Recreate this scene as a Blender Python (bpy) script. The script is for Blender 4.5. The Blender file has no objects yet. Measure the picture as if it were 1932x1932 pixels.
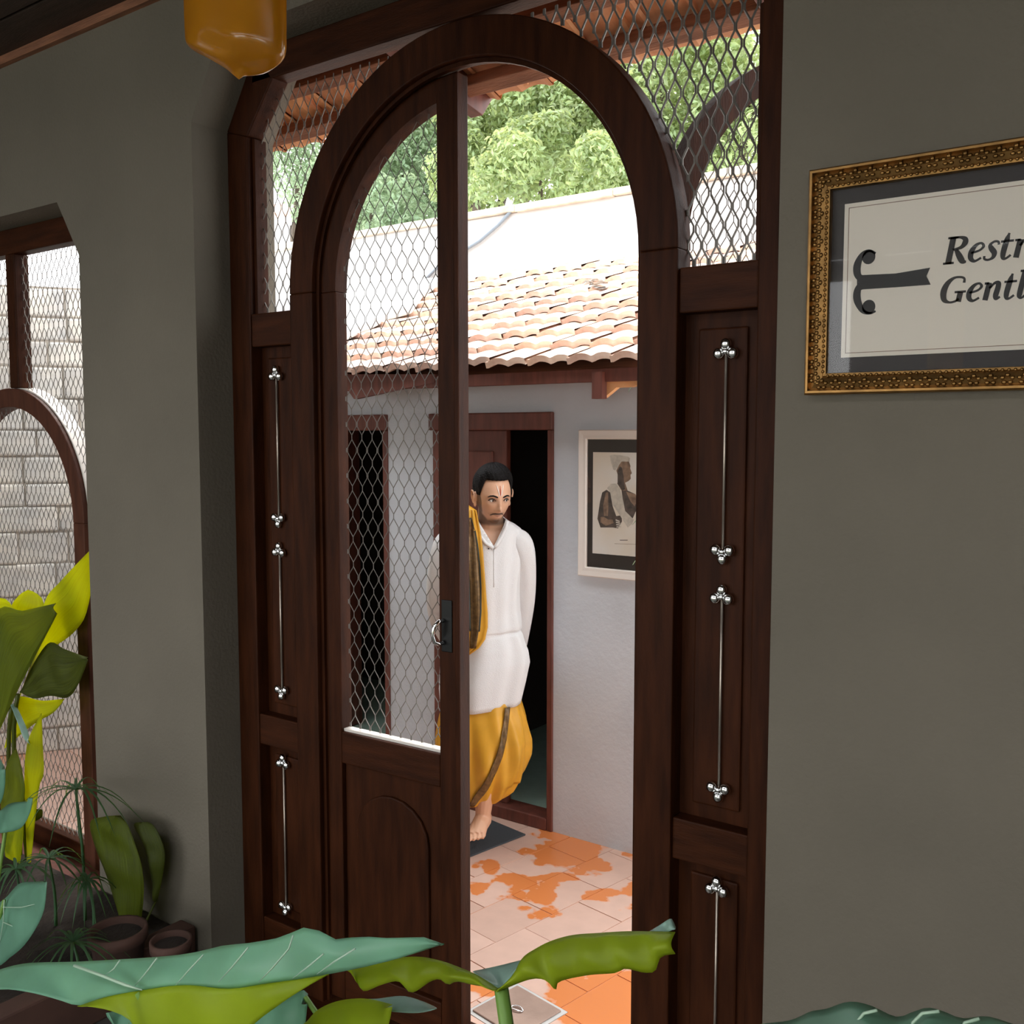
import bpy, bmesh, math, random
from mathutils import Vector, Matrix, noise
random.seed(7)
sc = bpy.context.scene
col = sc.collection
R = math.radians
# ------------------------------------------------------------------ camera
F, PH, PT, CH = 1856.5, R(35.87), R(4.51), 1.86
cam = bpy.data.cameras.new('camera'); cam.sensor_width = 36; cam.lens = F / 1932 * 36
cam.clip_start = .02; cam.clip_end = 200
co = bpy.data.objects.new('camera', cam); col.objects.link(co)
co.location = (0, 0, CH); co.rotation_euler = (R(90) - PT, 0, PH)
sc.camera = co
# ------------------------------------------------------------------ sky, sun, exposure
w = bpy.data.worlds.new('overcast_sky'); sc.world = w; w.use_nodes = True
bg = w.node_tree.nodes['Background']; bg.inputs[0].default_value = (.97, .985, 1, 1); bg.inputs[1].default_value = 3.9
sl = bpy.data.lights.new('sun', 'SUN'); sl.energy = 2.6; sl.angle = R(14); sl.color = (1, .96, .9)
so = bpy.data.objects.new('sun', sl); col.objects.link(so)
so.rotation_euler = Vector((.22, -.42, -.86)).to_track_quat('-Z', 'Y').to_euler()
sc.view_settings.view_transform = 'Standard'; sc.view_settings.look = 'None'
sc.view_settings.exposure = 0; sc.view_settings.gamma = 1; sc.view_settings.use_curve_mapping = False

# ------------------------------------------------------------------ camera maths for laying things out
FW = Vector((-math.sin(PH) * math.cos(PT), math.cos(PH) * math.cos(PT), -math.sin(PT)))
RT = Vector((math.cos(PH), math.sin(PH), 0)); UP = RT.cross(FW); C0 = Vector((0, 0, CH))
def ray(u, v): return FW + RT * ((u - 966) / F) - UP * ((v - 966) / F)
def oy(u, v, y): d = ray(u, v); return C0 + d * (y / d.y)
def oz(u, v, z): d = ray(u, v); return C0 + d * ((z - CH) / d.z)

# ------------------------------------------------------------------ materials
M = {}
def mat(name, color, rough=.6, metal=0, var=0, scale=8, bump=0, bscale=60, transl=None, tw=.5, spec=.5, island=0, objvar=0, stretch=None, color2=None, uv=False):
    m = bpy.data.materials.new(name); m.use_nodes = True; nt = m.node_tree; N = nt.nodes; L = nt.links
    b = N['Principled BSDF']; b.inputs['Roughness'].default_value = rough; b.inputs['Metallic'].default_value = metal
    b.inputs['Specular IOR Level'].default_value = spec
    c = (*color, 1); b.inputs['Base Color'].default_value = c
    tc = N.new('ShaderNodeTexCoord'); mp = N.new('ShaderNodeMapping'); L.new(tc.outputs['UV' if uv else 'Object'], mp.inputs[0])
    if stretch: mp.inputs['Scale'].default_value = stretch
    out = None
    if var or color2:
        n = N.new('ShaderNodeTexNoise'); n.inputs['Scale'].default_value = scale; n.inputs['Detail'].default_value = 5
        L.new(mp.outputs[0], n.inputs[0])
        r = N.new('ShaderNodeValToRGB'); r.color_ramp.elements[0].position = .32; r.color_ramp.elements[1].position = .68
        r.color_ramp.elements[0].color = tuple(x * (1 - var) for x in color) + (1,)
        c2 = color2 if color2 else color
        r.color_ramp.elements[1].color = tuple(min(1, x * (1 + var)) for x in c2) + (1,)
        L.new(n.outputs[0], r.inputs[0]); out = r.outputs[0]
    if island or objvar:
        h = N.new('ShaderNodeHueSaturation')
        if island: g = N.new('ShaderNodeNewGeometry'); rnd = g.outputs['Random Per Island']; k = island
        else: g = N.new('ShaderNodeObjectInfo'); rnd = g.outputs['Random']; k = objvar
        mr = N.new('ShaderNodeMapRange'); mr.inputs[3].default_value = 1 - k; mr.inputs[4].default_value = 1 + k
        L.new(rnd, mr.inputs[0]); L.new(mr.outputs[0], h.inputs['Value'])
        mr2 = N.new('ShaderNodeMapRange'); mr2.inputs[3].default_value = .5 - k * .05; mr2.inputs[4].default_value = .5 + k * .05
        L.new(rnd, mr2.inputs[0]); L.new(mr2.outputs[0], h.inputs['Hue'])
        if out: L.new(out, h.inputs['Color'])
        else: h.inputs['Color'].default_value = c
        out = h.outputs[0]
    if out: L.new(out, b.inputs['Base Color'])
    if bump:
        n2 = N.new('ShaderNodeTexNoise'); n2.inputs['Scale'].default_value = bscale; n2.inputs['Detail'].default_value = 6
        L.new(mp.outputs[0], n2.inputs[0]); bp = N.new('ShaderNodeBump'); bp.inputs['Strength'].default_value = bump; bp.inputs['Distance'].default_value = .01
        L.new(n2.outputs[0], bp.inputs['Height']); L.new(bp.outputs[0], b.inputs['Normal'])
    if transl:
        t = N.new('ShaderNodeBsdfTranslucent'); t.inputs[0].default_value = (*transl, 1)
        mx = N.new('ShaderNodeMixShader'); mx.inputs[0].default_value = tw
        L.new(b.outputs[0], mx.inputs[1]); L.new(t.outputs[0], mx.inputs[2]); L.new(mx.outputs[0], N['Material Output'].inputs[0])
    M[name] = m; return m
mat('plaster', (.168, .147, .112), .85, var=.07, scale=2.2, bump=.25, bscale=90)
mat('ext_plaster', (.72, .72, .71), .85, var=.06, scale=3, bump=.2, bscale=50)
mat('dirty_plaster', (.60, .635, .68), .85, var=.07, scale=2.5, bump=.2, bscale=50)
mat('wood', (.040, .0112, .0035), .5, spec=.10, var=.35, scale=5, bump=.15, bscale=40, stretch=(8, 8, 1))
mat('wood_rail', (.044, .0125, .0040), .5, spec=.10, var=.35, scale=5, bump=.15, bscale=40, stretch=(1, 8, 8))
mat('window_wood', (.085, .030, .017), .5, spec=.15, var=.25, scale=6, stretch=(6, 6, 1))
mat('red_wood', (.14, .042, .028), .5, var=.25, scale=6, stretch=(6, 6, 1))
mat('dark_wood', (.05, .028, .02), .6, var=.4, scale=5, bump=.3, bscale=30, stretch=(1, 8, 8))
mat('eave_wood', (.30, .125, .065), .65, var=.3, scale=6, bump=.3, bscale=30, stretch=(1, 8, 8))
mat('wire', (.20, .18, .16), .5, .4)
mat('silver', (.9, .9, .9), .12, 1)
mat('rod_metal', (.5, .43, .36), .35, .8)
mat('black_metal', (.01, .01, .01), .3, .5)
mat('tile_under', (.80, .40, .20), .8, var=.25, scale=6, bump=.3, bscale=30, objvar=.18)
mat('roof_tile', (.72, .40, .28), .85, var=.25, scale=7, bump=.3, bscale=30, objvar=.2, color2=(.80, .66, .56))
mat('white_wall', (.60, .60, .59), .9, var=.05, scale=1.5, bump=.3, bscale=20)
mat('coping', (.62, .55, .45), .9, var=.3, scale=6, bump=.4)
mat('whitewash', (.66, .66, .65), .9, var=.14, scale=6, bump=.8, bscale=14, objvar=.08, color2=(.74, .70, .63))
mat('mortar', (.42, .38, .33), .9, var=.2, scale=9)
mat('grout', (.62, .32, .19), .9)
mat('green_floor', (.45, .64, .54), .25, var=.08)
mat('mat_fabric', (.055, .062, .07), .95, bump=.5, bscale=300)
mat('cover', (.34, .23, .18), .6, var=.15, bump=.2)
mat('concrete', (.55, .54, .52), .9, var=.1)
mat('room_dark', (.10, .085, .07), .9)  # walls coloured dark so the unlit rooms and sign reflection stay dim
mat('gilt', (.27, .145, .045), .32, .85, var=.3, scale=30)
mat('mount_black', (.018, .012, .01), .5)
mat('paper', (.80, .73, .63), .8)
mat('ink', (.012, .010, .009), .5)
mat('white_frame', (.78, .72, .66), .5)
mat('print_paper', (.80, .78, .74), .8, color2=(.70, .58, .42), scale=3)
mat('sepia_dark', (.075, .055, .045), .8, var=.4, scale=40)
mat('sepia_mid', (.25, .16, .105), .8, var=.35, scale=40)
mat('sepia_light', (.55, .50, .42), .8, var=.2, scale=40)
mat('skin', (.55, .28, .17), .45, var=.06, scale=30)
mat('hair', (.006, .005, .005), .5, spec=.15, bump=.6, bscale=200)
mat('beard', (.05, .028, .02), .7)
mat('lip', (.36, .14, .10), .45)
mat('eye_white', (.75, .72, .68), .2)
mat('iris', (.02, .012, .008), .1)
mat('chalk', (.85, .8, .75), .8)
mat('vermilion', (.45, .06, .03), .7)
mat('kurta', (.88, .88, .88), .8, bump=.3, bscale=250, transl=(.8, .78, .74), tw=.12)
mat('silk_yellow', (.80, .42, .035), .45, var=.12, scale=9, transl=(.9, .45, .03), tw=.2)
mat('border', (.15, .085, .03), .4, .3, var=.4, scale=60)
mat('border_edge', (.02, .03, .025), .6)
mat('drape', (.50, .22, .010), .17, spec=.8, var=.08, scale=7, transl=(.75, .33, .01), tw=.3)
mat('soil', (.03, .02, .015), .95, var=.4, bump=1, bscale=30)
mat('terracotta', (.085, .04, .028), .8, var=.2)
mat('stone_floor', (.10, .095, .085), .6, var=.1)
mat('leaf_big', (.24, .53, .37), .34, var=.12, scale=9, transl=(.42, .55, .01), tw=.42)
mat('leaf_pale', (.30, .46, .40), .35, var=.15, scale=20, transl=(.4, .55, .05), tw=.3)  # sky sheen on upper leaf sides put into this pale bluish colour
mat('leaf_backlit', (.36, .46, .02), .45, var=.18, scale=6, transl=(.62, .72, .01), tw=.58)  # yellow green of light passing through the blades put into the colour
mat('canna_backlit', (.26, .36, .01), .42, var=.45, scale=3, stretch=(.7, 16, 1), uv=True, transl=(.95, .93, .01), tw=.6, bump=.6, bscale=3)  # backlight put into this bright leaf colour
mat('canna_half_shade', (.15, .20, .015), .42, var=.45, scale=3, stretch=(.7, 14, 1), uv=True, transl=(.52, .54, .005), tw=.5, bump=.6, bscale=3)  # same ribbed leaf with half shade put into the colour
mat('canna_shade', (.09, .115, .014), .42, var=.45, scale=3, stretch=(.7, 14, 1), uv=True, transl=(.30, .32, .005), tw=.45, bump=.6, bscale=3)  # same ribbed leaf with full shade put into the colour
mat('leaf_teal', (.17, .38, .26), .4, var=.15, scale=9, transl=(.2, .4, .05), tw=.35)
mat('blade', (.07, .17, .08), .45, var=.2, transl=(.2, .35, .03), tw=.4)
mat('vein', (.42, .58, .42), .4)
mat('stem', (.16, .30, .05), .45)
mat('tree_leaf', (.31, .39, .22), .5, island=.5, transl=(.55, .62, .24), tw=.5)
mat('tree_leaf2', (.24, .33, .22), .5, island=.5, transl=(.42, .52, .30), tw=.5)
mat('bark', (.10, .075, .055), .9, var=.3)
mat('pipe', (.22, .27, .32), .5)
mat('lawn', (.20, .20, .13), .9, var=.2)
mat('maroon', (.12, .012, .012), .6)
# glass: clear sheet with a mirror-like surface
g = bpy.data.materials.new('glass'); g.use_nodes = True; nt = g.node_tree; nt.nodes.remove(nt.nodes['Principled BSDF'])
tr = nt.nodes.new('ShaderNodeBsdfTransparent'); gl = nt.nodes.new('ShaderNodeBsdfGlossy'); gl.inputs['Roughness'].default_value = .02
lw = nt.nodes.new('ShaderNodeLayerWeight'); pw_ = nt.nodes.new('ShaderNodeMath'); pw_.operation = 'POWER'; pw_.inputs[1].default_value = 5
fr = nt.nodes.new('ShaderNodeMath'); fr.operation = 'MULTIPLY_ADD'; fr.inputs[1].default_value = .95; fr.inputs[2].default_value = .024; mx = nt.nodes.new('ShaderNodeMixShader')
for a, b in ((lw.outputs['Facing'], pw_.inputs[0]), (pw_.outputs[0], fr.inputs[0]), (fr.outputs[0], mx.inputs[0]), (tr.outputs[0], mx.inputs[1]), (gl.outputs[0], mx.inputs[2]), (mx.outputs[0], nt.nodes['Material Output'].inputs[0])): nt.links.new(a, b)
M['glass'] = g
# terracotta floor tiles, wet in patches (saturated and glossy where damp)
def wet_tile():
    m = bpy.data.materials.new('floor_tile'); m.use_nodes = True; nt = m.node_tree; N = nt.nodes; L = nt.links; b = N['Principled BSDF']
    ge = N.new('ShaderNodeNewGeometry'); n = N.new('ShaderNodeTexNoise'); n.inputs['Scale'].default_value = 8; n.inputs['Detail'].default_value = 3
    L.new(ge.outputs['Position'], n.inputs[0])
    # distance of the spot to the spills, wobbled by noise
    prev = None
    for (x, y, r) in WET:
        d = N.new('ShaderNodeVectorMath'); d.operation = 'DISTANCE'; d.inputs[1].default_value = (x, y, 0); L.new(ge.outputs['Position'], d.inputs[0])
        q = N.new('ShaderNodeMath'); q.operation = 'SUBTRACT'; L.new(d.outputs['Value'], q.inputs[0]); q.inputs[1].default_value = r
        if prev is None: prev = q.outputs[0]
        else:
            mn = N.new('ShaderNodeMath'); mn.operation = 'MINIMUM'; L.new(prev, mn.inputs[0]); L.new(q.outputs[0], mn.inputs[1]); prev = mn.outputs[0]
    wob = N.new('ShaderNodeMapRange'); wob.inputs[1].default_value = .25; wob.inputs[2].default_value = .75; wob.inputs[3].default_value = -.075; wob.inputs[4].default_value = .075
    L.new(n.outputs[0], wob.inputs[0]); ad = N.new('ShaderNodeMath'); ad.operation = 'ADD'; L.new(prev, ad.inputs[0]); L.new(wob.outputs[0], ad.inputs[1])
    wet = N.new('ShaderNodeMapRange'); wet.inputs[1].default_value = .012; wet.inputs[2].default_value = -.004; wet.inputs[3].default_value = 0; wet.inputs[4].default_value = 1
    L.new(ad.outputs[0], wet.inputs[0])
    oi = N.new('ShaderNodeObjectInfo'); ra = N.new('ShaderNodeValToRGB')
    ra.color_ramp.elements[0].color = (.66, .43, .34, 1); ra.color_ramp.elements[1].color = (.76, .51, .41, 1); L.new(oi.outputs['Random'], ra.inputs[0])
    n2 = N.new('ShaderNodeTexNoise'); n2.inputs['Scale'].default_value = 14; L.new(ge.outputs['Position'], n2.inputs[0])
    ml = N.new('ShaderNodeMix'); ml.data_type = 'RGBA'; ml.blend_type = 'MULTIPLY'; ml.inputs[0].default_value = .18; L.new(ra.outputs[0], ml.inputs[6]); L.new(n2.outputs[0], ml.inputs[7])
    mc = N.new('ShaderNodeMix'); mc.data_type = 'RGBA'; L.new(wet.outputs[0], mc.inputs[0]); L.new(ml.outputs[2], mc.inputs[6]); mc.inputs[7].default_value = (.70, .23, .07, 1)
    L.new(mc.outputs[2], b.inputs['Base Color'])
    rr = N.new('ShaderNodeMapRange'); rr.inputs[3].default_value = .7; rr.inputs[4].default_value = .22; L.new(wet.outputs[0], rr.inputs[0]); L.new(rr.outputs[0], b.inputs['Roughness'])
    M['floor_tile'] = m
WET = []
for (u, v, r) in [(1035, 1602, .07), (1075, 1600, .09), (1100, 1585, .09), (1060, 1568, .09), (1045, 1625, .05), (1085, 1618, .06), (1000, 1605, .02), (1000, 1672, .05), (960, 1655, .045), (925, 1643, .035), (895, 1637, .012), (1030, 1668, .04), (1062, 1655, .035), (1095, 1642, .03), (1130, 1630, .022), (1010, 1690, .05), (985, 1685, .03), (1105, 1690, .015), (1150, 1685, .03), (1190, 1675, .035), (1025, 1722, .022), (985, 1712, .01), (905, 1672, .018), (1195, 1715, .012), (1100, 1890, .10), (1150, 1870, .12), (1200, 1900, .14), (1090, 1850, .05), (1190, 1850, .05), (900, 1862, .05), (1195, 1612, .02)]:
    p = oz(u, v, 0); WET.append((p.x, p.y, r * 1.15 + .012))
wet_tile()

# ------------------------------------------------------------------ mesh helpers
ORG = {}
class MB:
    def __init__(s): s.v = []; s.f = []
    def add(s, vs, fs):
        k = len(s.v); s.v += [Vector(x) for x in vs]; s.f += [tuple(i + k for i in f) for f in fs]; return s
    def box(s, x0, x1, y0, y1, z0, z1):
        return s.add([(x0, y0, z0), (x1, y0, z0), (x1, y1, z0), (x0, y1, z0), (x0, y0, z1), (x1, y0, z1), (x1, y1, z1), (x0, y1, z1)],
                     [(3, 2, 1, 0), (4, 5, 6, 7), (0, 1, 5, 4), (1, 2, 6, 5), (2, 3, 7, 6), (3, 0, 4, 7)])
    def prism(s, poly, y0, y1):            # poly in x,z counter-clockwise seen from -y
        n = len(poly)
        vs = [(x, y0, z) for x, z in poly] + [(x, y1, z) for x, z in poly]
        return s.add(vs, [tuple(range(n)), tuple(range(2 * n - 1, n - 1, -1))] + [((i + 1) % n, i, i + n, (i + 1) % n + n) for i in range(n)])
    def slab(s, pts, th):                  # 3d polygon given thickness along its normal
        pts = [Vector(p) for p in pts]; n = len(pts)
        nr = Vector()
        for i in range(n): nr += pts[i].cross(pts[(i + 1) % n])
        nr.normalize()
        return s.add(pts + [p - nr * th for p in pts], [tuple(range(n)), tuple(range(2 * n - 1, n - 1, -1))] + [((i + 1) % n, i, i + n, (i + 1) % n + n) for i in range(n)])
    def arch(s, cx, cz, r0, r1, a0, a1, y0, y1, n=24):
        pts = []
        for i in range(n + 1):
            a = a0 + (a1 - a0) * i / n; c, t = math.cos(a), math.sin(a)
            pts += [(cx + r0 * c, y0, cz + r0 * t), (cx + r1 * c, y0, cz + r1 * t), (cx + r1 * c, y1, cz + r1 * t), (cx + r0 * c, y1, cz + r0 * t)]
        fs = []
        for i in range(n):
            k = 4 * i
            for j in range(4): fs.append((k + j, k + 4 + j, k + 4 + (j + 1) % 4, k + (j + 1) % 4))
        fs += [(0, 1, 2, 3), (4 * n + 3, 4 * n + 2, 4 * n + 1, 4 * n)]
        return s.add(pts, fs)
    def tube(s, pts, r, n=6, cap=True):
        pts = [Vector(p) for p in pts]; rs = r if hasattr(r, '__len__') else [r] * len(pts)
        vs = []; ref = None
        for i, p in enumerate(pts):
            t = (pts[min(i + 1, len(pts) - 1)] - pts[max(i - 1, 0)]).normalized()
            if ref is None: ref = t.orthogonal().normalized()
            ref = (ref - t * ref.dot(t)).normalized(); q = t.cross(ref)
            for j in range(n):
                a = 2 * math.pi * j / n; vs.append(p + (ref * math.cos(a) + q * math.sin(a)) * rs[i])
        fs = [(i * n + j, i * n + (j + 1) % n, (i + 1) * n + (j + 1) % n, (i + 1) * n + j) for i in range(len(pts) - 1) for j in range(n)]
        if cap: fs += [tuple(range(n - 1, -1, -1)), tuple(range((len(pts) - 1) * n, len(pts) * n))]
        return s.add(vs, fs)
    def lathe(s, c, prof, n=20):
        c = Vector(c); vs = []
        for r, z in prof:
            for j in range(n): a = 2 * math.pi * j / n; vs.append(c + Vector((r * math.cos(a), r * math.sin(a), z)))
        return s.add(vs, [(i * n + j, i * n + (j + 1) % n, (i + 1) * n + (j + 1) % n, (i + 1) * n + j) for i in range(len(prof) - 1) for j in range(n)] + [tuple(range(n - 1, -1, -1)), tuple(range((len(prof) - 1) * n, len(prof) * n))])
    def grid(s, rows, close=False):
        n = len(rows[0]); vs = [p for r in rows for p in r]; fs = []
        for i in range(len(rows) - 1):
            for j in range(n if close else n - 1):
                fs.append((i * n + j, i * n + (j + 1) % n, (i + 1) * n + (j + 1) % n, (i + 1) * n + j))
        return s.add(vs, fs)
    def sphere(s, c, r, nu=14, nv=9):
        c = Vector(c); r = r if hasattr(r, '__len__') else (r, r, r); rows = []
        for i in range(nv + 1):
            t = math.pi * i / nv
            rows.append([c + Vector((r[0] * math.sin(t) * math.cos(2 * math.pi * j / nu), r[1] * math.sin(t) * math.sin(2 * math.pi * j / nu), r[2] * math.cos(t))) for j in range(nu)])
        return s.grid(rows, True)
def mesh_of(name, mb, m=None, smooth=False, off=None):
    me = bpy.data.meshes.new(name); o = off or Vector()
    me.from_pydata([tuple(v - o) for v in mb.v], [], mb.f)
    if m: me.materials.append(M[m])
    me.update(); bm = bmesh.new(); bm.from_mesh(me); bmesh.ops.recalc_face_normals(bm, faces=bm.faces); bm.to_mesh(me); bm.free()
    if smooth: me.polygons.foreach_set('use_smooth', [True] * len(me.polygons))
    return me
def tag(o, label=None, category=None, group=None, kind=None):
    for k, v in (('label', label), ("category", category), ('group', group), ('kind', kind)):
        if v: o[k] = v
    return o
def obj(name, mb, m, parent=None, smooth=False, bevel=0, origin=None, **t):
    off = ORG[parent] if parent else Vector(origin or (0, 0, 0))
    o = bpy.data.objects.new(name, mesh_of(name, mb, m, smooth, off)); col.objects.link(o); ORG[o] = off
    if parent: o.parent = parent
    else: o.location = off
    if bevel:
        b = o.modifiers.new('bevel', 'BEVEL'); b.width = bevel; b.segments = 2; b.limit_method = 'ANGLE'
    return tag(o, **t)
def thing(name, loc=(0, 0, 0), **t):
    o = bpy.data.objects.new(name, None); col.objects.link(o); o.location = loc; o.empty_display_size = .1
    ORG[o] = Vector(loc); return tag(o, **t)
def piece(name, me, parent, loc, rot=(0, 0, 0), scl=(1, 1, 1)):
    o = bpy.data.objects.new(name, me); col.objects.link(o); o.parent = parent; o.location = Vector(loc) - ORG[parent]; o.rotation_euler = rot; o.scale = scl; return o
def wires(inside, x0, x1, z0, z1, y, wd, ht, r, ny=4):
    """diamond wire mesh in the x,z plane at y, kept where inside(x,z)"""
    mb = MB(); ns = int((x1 - x0) / (wd / 2)) + 2; nl = int((z1 - z0) / (ht / 2)) + 2; tw = ht * .09
    for i in range(ns):
        run = []
        pts = []
        for j in range(nl):
            x = x0 + i * wd / 2 + (wd / 4 - r * .8) * (1 if (i + j) % 2 else -1); z = z0 + j * ht / 2
            yy = y + (.0012 if i % 2 else -.0012)
            pts += [(x, yy, z - tw), (x, yy, z + tw)]
        for p in pts:
            if inside(p[0], p[2]): run.append(p)
            else:
                if len(run) > 1: mb.tube(run, r, ny, False)
                run = []
        if len(run) > 1: mb.tube(run, r, ny, False)
    return mb

# ================================================================== THE SETTING
D = 2.10; YW0, YW1 = 1.965, 2.29           # door plane, faces of the main wall
XC, ZS, HW = -1.703, 2.29, .95             # door centre, arch spring, half width of the opening
ZT, ZCH, CHX = 3.055, 2.83, .145
XB, HB, ZTB = -4.095, .79, 2.69            # left window
ZC = 3.258
wl, wr = XC - HW, XC + HW; bl, br = XB - HB, XB + HB
mb = MB()
for poly in ([(wr, 0), (3.4, 0), (3.4, ZC), (wr, ZC)], [(br, 0), (wl, 0), (wl, ZC), (br, ZC)], [(-8, 0), (bl, 0), (bl, ZC), (-8, ZC)],
             [(wl, ZCH), (wl + CHX, ZT), (wl, ZT)], [(wr, ZCH), (wr, ZT), (wr - CHX, ZT)],
             [(bl, ZTB), (br, ZTB), (br, ZC), (bl, ZC)], [(bl, ZTB - .2), (bl + .13, ZTB), (bl, ZTB)], [(br, ZTB - .2), (br, ZTB), (br - .13, ZTB)],
             [(bl, 0), (br, 0), (br, .12), (bl, .12)], [(wl, 0), (wr, 0), (wr, .02), (wl, .02)]):
    mb.prism(poly, YW0, YW1)
mb.prism([(wl, ZT), (wr, ZT), (wr, ZC), (wl, ZC)], YW0, D + .066)
obj('wall_front', mb, 'plaster', kind='structure', label='grey plastered wall around the arched wooden door')
obj('wall_right', MB().box(3.4, 3.6, -4.2, YW1, 0, ZC), 'plaster', kind='structure')
obj('wall_left', MB().box(-8.2, -8, -4.2, YW1, 0, ZC), 'plaster', kind='structure')
mb = MB().box(-8.2, 3.6, -4.4, -4.2, 3.12, ZC).box(-2.4, .5, -4.4, -4.2, 2.32, 3.12)                # unseen open side to the garden; bays shaped for wall light and sign reflection
for x in (-8.2, -5.3, -2.4, .5, 3.4): mb.box(x, x + .2, -4.4, -4.2, 0, 3.12)
obj('wall_rear', mb, 'room_dark', kind='structure')
obj('garden_ground', MB().box(-14, 10, -18, -4.4, -.1, .0), 'lawn', kind='structure', label='sunlit lawn behind the open side of the hall')
obj('floor', MB().box(-8, 3.4, -4.2, YW0, -.06, .06), 'stone_floor', kind='structure', label='grey stone floor of the planted hall')
# ceiling of dark boards; unseen opening placed and sized for the light indoors
HX0, HX1, HY0, HY1 = -5.0, 1.8, -1.5, -.6
ce = thing('ceiling', (0, 0, ZC), kind='structure', label='dark wooden boarded ceiling')
mb = MB().box(-8.2, HX0, -4.4, YW1, ZC + .04, ZC + .1).box(HX1, 3.6, -4.4, YW1, ZC + .04, ZC + .1).box(HX0, HX1, -4.4, HY0, ZC + .04, ZC + .1).box(HX0, HX1, HY1, YW1, ZC + .04, ZC + .1)
obj('ceiling_deck', mb, 'dark_wood', ce)
y = YW0
while y > HY1 + .1:
    obj('ceiling_board', MB().box(-8, 3.4, max(HY1, y - .175), y - .005, ZC, ZC + .04), 'dark_wood', ce, bevel=.004); y -= .18
obj('trim_1', MB().box(-8, 3.4, YW0 - .022, YW0, ZC - .03, ZC), 'eave_wood', kind='structure', label='thin reddish wooden strip where grey wall meets ceiling')

# ------------------------------------------------------------------ main door surround
d1 = thing('door_1', (XC, D, .02), kind='structure', label='dark brown wooden door surround with arch, mesh spandrels and panelled sides')
sw = .098; fy0, fy1 = D, D + .065; jo, ji = .66, .56
for s in (-1, 1):
    X = lambda q: XC + s * q
    def P(poly): return poly if s > 0 else [(2 * XC - x, z) for x, z in reversed(poly)]
    e = HW; i = HW - sw
    obj('side_stile', MB().prism(P([(XC + i, .02), (XC + e, .02), (XC + e, ZCH), (XC + i, ZCH - .03)]), fy0, fy1), 'wood', d1, bevel=.004)
    obj('inner_bead', MB().prism(P([(XC + i - .014, 2.245), (XC + i, 2.245), (XC + i, ZCH - .03), (XC + i - .014, ZCH - .035)]), fy0 + .02, fy1), 'wood', d1)
    obj('corner_rail', MB().prism(P([(XC + i, ZCH - .03), (XC + e, ZCH), (XC + e - CHX, ZT), (XC + i - CHX + .02, ZT - .1)]), fy0, fy1), 'wood', d1, bevel=.004)
    obj('jamb', MB().prism(P([(XC + ji, .02), (XC + jo, .02), (XC + jo, ZS), (XC + ji, ZS)]), fy0 - .006, fy1), 'wood', d1, bevel=.004)
    obj('door_stop', MB().prism(P([(XC + ji - .012, .02), (XC + ji, .02), (XC + ji, ZS), (XC + ji - .012, ZS)]), fy0 + .012, fy0 + .026), 'wood', d1)
    for nm, z0, z1 in (('transom_rail', 2.14, 2.245), ('middle_rail', .835, .937), ('bottom_rail', .02, .24)):
        obj(nm, MB().prism(P([(XC + jo, z0), (XC + i, z0), (XC + i, z1), (XC + jo, z1)]), fy0 + .004, fy1), 'wood_rail', d1, bevel=.004)
    for z0, z1 in ((.937, 2.14), (.24, .835)):
        pn = obj('side_panel', MB().prism(P([(XC + jo, z0), (XC + i, z0), (XC + i, z1), (XC + jo, z1)]), fy0 + .045, fy0 + .06), 'wood', d1)
        obj('raised_field', MB().prism(P([(XC + jo + .035, z0 + .035), (XC + i - .035, z0 + .035), (XC + i - .035, z1 - .035), (XC + jo + .035, z1 - .035)]), fy0 + .036, fy0 + .046), 'wood', pn, bevel=.005)
    # silver trefoil rods
    xr = XC + s * .768; ry = fy0 + .03
    for z1, z0 in ((2.045, 1.592), (1.478, 1.025), (.775, .29)):
        rod = obj('inlay_rod', MB().tube([(xr, ry, z0), (xr, ry, z1)], .0034, 8), 'rod_metal', d1, True, label='thin metal rod with a silver trefoil at each end')
        for zc, sg in ((z1, 1), (z0, -1)):
            t = MB()
            for dx, dz in ((-.0175, 0), (.0175, 0), (0, .021 * sg)): t.sphere((xr + dx, ry - .004, zc + dz), (.0135, .011, .014), 12, 8)
            t.sphere((xr, ry - .004, zc + .004 * sg), (.009, .009, .009), 10, 6)
            obj('trefoil', t, 'silver', rod, True)
    lim = lambda x, z: (jo - .004) < math.hypot(x - XC, max(0, z - ZS)) and abs(x - XC) < i - max(0, (z - ZCH + .03) * .6) - .004 and 2.24 < z < ZT - .1 and (z > ZS or abs(x - XC) > jo - .004)
    a, b = sorted((X(0), X(i + .02)))
    obj('wire_mesh', wires(lim, a, b, 2.22, ZT, fy0 + .05, .037, .079, .0030 if s > 0 else .0017), 'wire', d1, kind='stuff')
obj('top_rail', MB().prism([(wl + sw + CHX - .12, ZT - .1), (wr - sw - CHX + .12, ZT - .1), (wr - CHX, ZT), (wl + CHX, ZT)], fy0, fy1), 'wood_rail', d1, bevel=.004)
obj('arch', MB().arch(XC, ZS, ji, jo, 0, math.pi, fy0 - .006, fy1, 48), 'wood', d1, bevel=.004)
obj('arch_stop', MB().arch(XC, ZS, ji - .012, ji, 0, math.pi, fy0 + .012, fy0 + .026, 40), 'wood', d1)
obj('threshold', MB().box(wl, wr, YW0 + .03, YW1, .02, .045), 'wood_rail', d1)

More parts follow.
